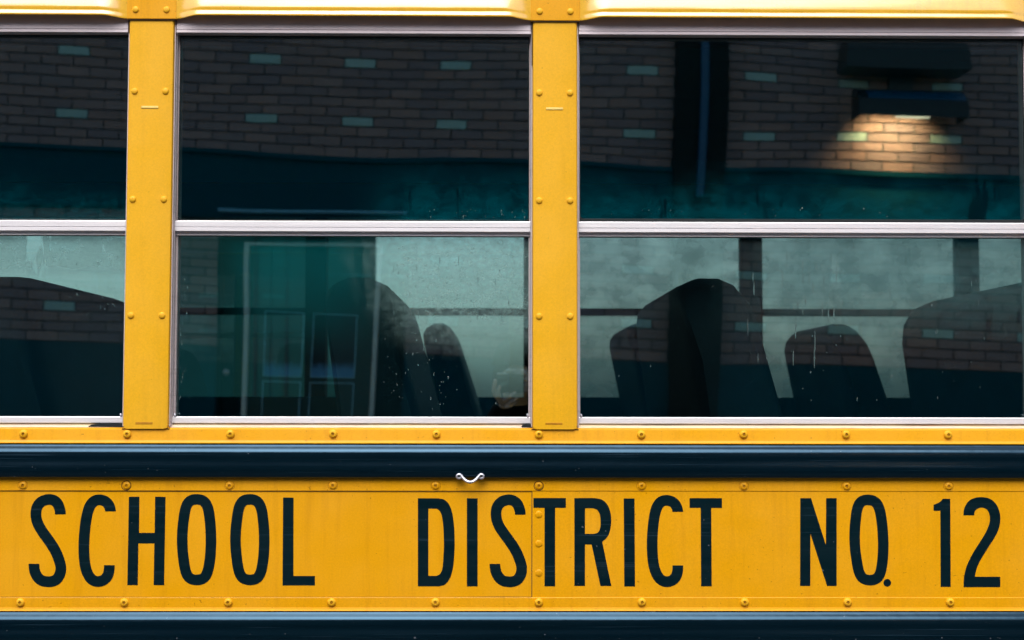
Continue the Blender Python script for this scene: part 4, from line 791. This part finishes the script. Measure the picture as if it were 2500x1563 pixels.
# body: pelvis, spine, neck, head, arms, hands with five fingers, legs
pel = (.075, -2.64, .98, .13); wst = (.075, -2.64, 1.12, .12); chs = (.075, -2.64, 1.33, .14); nkb = (.075, -2.62, 1.48, .070); nk = (.075, -2.605, 1.55, .046)
hd1 = (.075, -2.568, 1.640, .058); hd2 = (.075, -2.575, 1.72, .080); hd3 = (.075, -2.585, 1.79, .072)
def arm(s, sh, el, wr): return [chs, (*sh, .06), (*[(a+b)/2 for a, b in zip(sh, el)], .048), (*el, .040), (*[(a+b)/2 for a, b in zip(el, wr)], .034), (*wr, .024)]
wrA = (.020, -2.500, 1.600); wrB = (.150, -2.510, 1.650)
palmA = (.028, -2.462, 1.628, .022); palmB = (.122, -2.470, 1.692, .021)
chains = [[pel, wst, chs, nkb, nk, hd1, hd2, hd3], arm(-1, (-.10, -2.63, 1.43), (-.14, -2.56, 1.25), wrA), arm(1, (.25, -2.63, 1.43), (.30, -2.56, 1.33), wrB),
          [(*wrA, .024), palmA], [(*wrB, .024), palmB],
          [hd2, (.075, -2.497, 1.715, .012)],
          [pel, (-.02, -2.64, .88, .095), (-.03, -2.63, .50, .060), (-.035, -2.65, .10, .040), (-.04, -2.56, .045, .035)],
          [pel, (.17, -2.64, .88, .095), (.18, -2.63, .50, .060), (.185, -2.65, .10, .040), (.19, -2.56, .045, .035)]]
skin_obj('body', chains, SKIN, per, 2)
# fingers: A holds the lens from below, B wraps the grip
fa = [[(.000, -2.450, 1.640, .0085), (-.012, -2.432, 1.662, .0080), (-.010, -2.420, 1.690, .0075), (-.004, -2.418, 1.712, .0065)],
      [(.012, -2.440, 1.634, .0085), (.006, -2.420, 1.650, .0082), (.004, -2.410, 1.672, .0075), (.012, -2.412, 1.688, .0065)],
      [(.030, -2.438, 1.630, .0085), (.034, -2.415, 1.636, .0082), (.052, -2.408, 1.652, .0078), (.068, -2.412, 1.664, .0065)],
      [(.036, -2.445, 1.620, .0082), (.046, -2.420, 1.622, .0080), (.062, -2.410, 1.634, .0072), (.074, -2.414, 1.646, .0062)],
      [(.030, -2.455, 1.612, .0080), (.038, -2.430, 1.608, .0078), (.054, -2.420, 1.616, .0070), (.066, -2.424, 1.626, .0060)]]
fb = [[(.116, -2.455, 1.700, .0085), (.106, -2.432, 1.718, .0080), (.094, -2.424, 1.736, .0072), (.084, -2.428, 1.744, .0062)],
      [(.120, -2.452, 1.694, .0085), (.118, -2.424, 1.702, .0082), (.104, -2.413, 1.708, .0076), (.092, -2.416, 1.710, .0065)],
      [(.122, -2.452, 1.684, .0085), (.120, -2.424, 1.686, .0082), (.105, -2.413, 1.688, .0076), (.093, -2.416, 1.688, .0065)],
      [(.122, -2.456, 1.674, .0080), (.120, -2.430, 1.670, .0078), (.106, -2.418, 1.670, .0072), (.095, -2.420, 1.670, .0062)],
      [(.120, -2.480, 1.705, .0090), (.108, -2.488, 1.716, .0082), (.094, -2.486, 1.722, .0072)]]
skin_obj('hand', [[(.028, -2.475, 1.622, .019), (.022, -2.452, 1.636, .017)]]+[[(.022, -2.452, 1.636, .017)]+c for c in fa], SKIN, per, 1)
skin_obj('hand', [[(.124, -2.482, 1.688, .018), (.122, -2.462, 1.692, .016)]]+[[(.122, -2.462, 1.692, .016)]+c for c in fb], SKIN, per, 1)
# clothes
def fat(c, d): return [(x, y, z, r+d) for x, y, z, r in c]
jc = [[(.075, -2.645, .84, .19), (.075, -2.645, .98, .175), (.075, -2.64, 1.12, .165), (*chs[:3], .175), (.075, -2.625, 1.47, .105), (.075, -2.612, 1.535, .082), (.075, -2.595, 1.60, .080), (.075, -2.575, 1.645, .082)]]
for sh, el, wr in (((-.10, -2.63, 1.43), (-.14, -2.56, 1.25), wrA), ((.25, -2.63, 1.43), (.30, -2.56, 1.33), wrB)):
    mid = [(a+b)/2 for a, b in zip(el, wr)]; end = [a*-.10+b*1.10 for a, b in zip(el, wr)]
    jc.append([(*chs[:3], .175), (*sh, .080), (*[(a+b)/2 for a, b in zip(sh, el)], .066), (*el, .056), (*mid, .050), (*end, .040)])
skin_obj('jacket', jc, JACKET, per, 2)
skin_obj('trousers', [[(.075, -2.64, .97, .15), (-.02, -2.64, .87, .105), (-.03, -2.63, .50, .078), (-.035, -2.65, .11, .062)], [(.075, -2.64, .97, .15), (.17, -2.64, .87, .105), (.18, -2.63, .50, .078), (.185, -2.65, .11, .062)]], TROUSER, per, 2)
bm = bmesh.new()
for cx in (-.038, .188):
    box(bm, cx-.05-OX, cx+.05-OX, -2.70-OY, -2.43-OY, .0, .085, .03, seg=3)
finish('shoes', bm, RUBBER, per, None, 'all')
# knit cap, ears-length dark hair
bm = bmesh.new(); bmesh.ops.create_uvsphere(bm, u_segments=28, v_segments=16, radius=1)
for v in list(bm.verts):
    if v.co.z < -.15: bm.verts.remove(v)
for v in bm.verts:
    v.co = Vector((v.co.x*.093, v.co.y*.108+.012, 1.765+v.co.z*.108))
bmesh.ops.solidify(bm, geom=list(bm.faces), thickness=.006)
finish('knit_cap', bm, CAP, per, None, 'all')
bm = bmesh.new(); bmesh.ops.create_uvsphere(bm, u_segments=28, v_segments=16, radius=1)
for v in list(bm.verts):
    if v.co.y > .12 and v.co.z < .2: bm.verts.remove(v)
for v in bm.verts: v.co = Vector((v.co.x*.094*(1+.10*max(0, -v.co.z)), v.co.y*.100, 1.70+v.co.z*.125))
bmesh.ops.solidify(bm, geom=list(bm.faces), thickness=.008)
finish('hair', bm, CAP, per, None, 'all')
# the camera in the hands
kam = empty('hand_camera', (.048, -2.46, 1.697)); tag(kam, 'black photo camera with a silver top held up by the person', 'camera')
bm = bmesh.new(); box(bm, -.050, .050, -.022, .022, -.036, .030, .006, seg=3); finish('camera_body', bm, CAMBODY, kam, None, True)
bm = bmesh.new(); box(bm, -.049, .049, -.020, .020, .0302, .038, .003); box(bm, -.018, .016, -.018, .024, .0382, .050, .005); finish('top_plate', bm, CAMTOP, kam, None, True)
bm = bmesh.new(); lathe_y(bm, [(.034, .0222), (.034, .036), (.030, .037), (.030, .050), (.026, .050), (.025, .040), (.012, .038)], 28); finish('lens_barrel', bm, CAMBODY, kam, None, True)
bm = bmesh.new(); lathe_y(bm, [(.0245, .0402), (.02, .0425), (.01, .0445), (.002, .045)], 28); finish('front_glass', bm, RUBBER, kam, None, 'all')

# ================================================================== BOX TRUCK ADDED BEYOND THE BUS TO DARKEN THE FAR WINDOWS
truck = empty('added_box_truck', (-2.38, 12.0, 0)); truck.rotation_euler = (0, 0, R(5.8)); tag(truck, 'added dark green box truck darkening the view through the far windows', 'truck')
bm = bmesh.new(); box(bm, -1.09, 1.09, .0, 5.6, 1.05, 3.72, .03); finish('cargo_box', bm, TRUCKP, truck)
for s in (-1, 1):
    bm = bmesh.new(); x0, x1 = sorted((s*.012, s*1.04)); box(bm, x0, x1, -.035, -.002, 1.12, 3.64, .01); d = finish('rear_door', bm, TRUCKP, truck)
    bm = bmesh.new(); sweep(bm, [(s*.16, -.06, 1.14), (s*.16, -.06, 3.62)], .014, 8); finish('lock_rod', bm, SEATFRAME, d)
    bm = bmesh.new(); box(bm, s*.90-.06, s*.90+.06, -.06, -.01, .84, .94, .008); finish('tail_light', bm, REDL, truck)
    for y in (.9, 4.9, 6.6):
        bm = bmesh.new()
        ring = [[bm.verts.new((s*.95+dx, y+r*math.cos(k/20*2*PI), .46+r*math.sin(k/20*2*PI))) for k in range(20)] for dx, r in ((-.13, .20), (-.13, .44), (-.10, .46), (.10, .46), (.13, .44), (.13, .20))]
        for A, B in zip(ring, ring[1:]):
            for k in range(20): bm.faces.new((A[k], A[(k+1) % 20], B[(k+1) % 20], B[k]))
        bm.faces.new(ring[0]); bm.faces.new(ring[-1]); finish('wheel', bm, TYRE, truck)
bm = bmesh.new(); box(bm, -1.05, 1.05, -.10, .02, .70, .80, .01); finish('rear_bumper', bm, SEATFRAME, truck)
bm = bmesh.new(); box(bm, -.45, .45, .05, 7.2, .80, 1.04); finish('chassis', bm, SEATFRAME, truck)
bm = bmesh.new(); extrude_x(bm, [(5.75, .75), (5.75, 2.5), (6.3, 2.6), (6.9, 2.45), (7.3, 1.7), (7.7, 1.55), (7.75, .75)], -1.0, 1.0); finish('cab', bm, TRUCKP, truck)
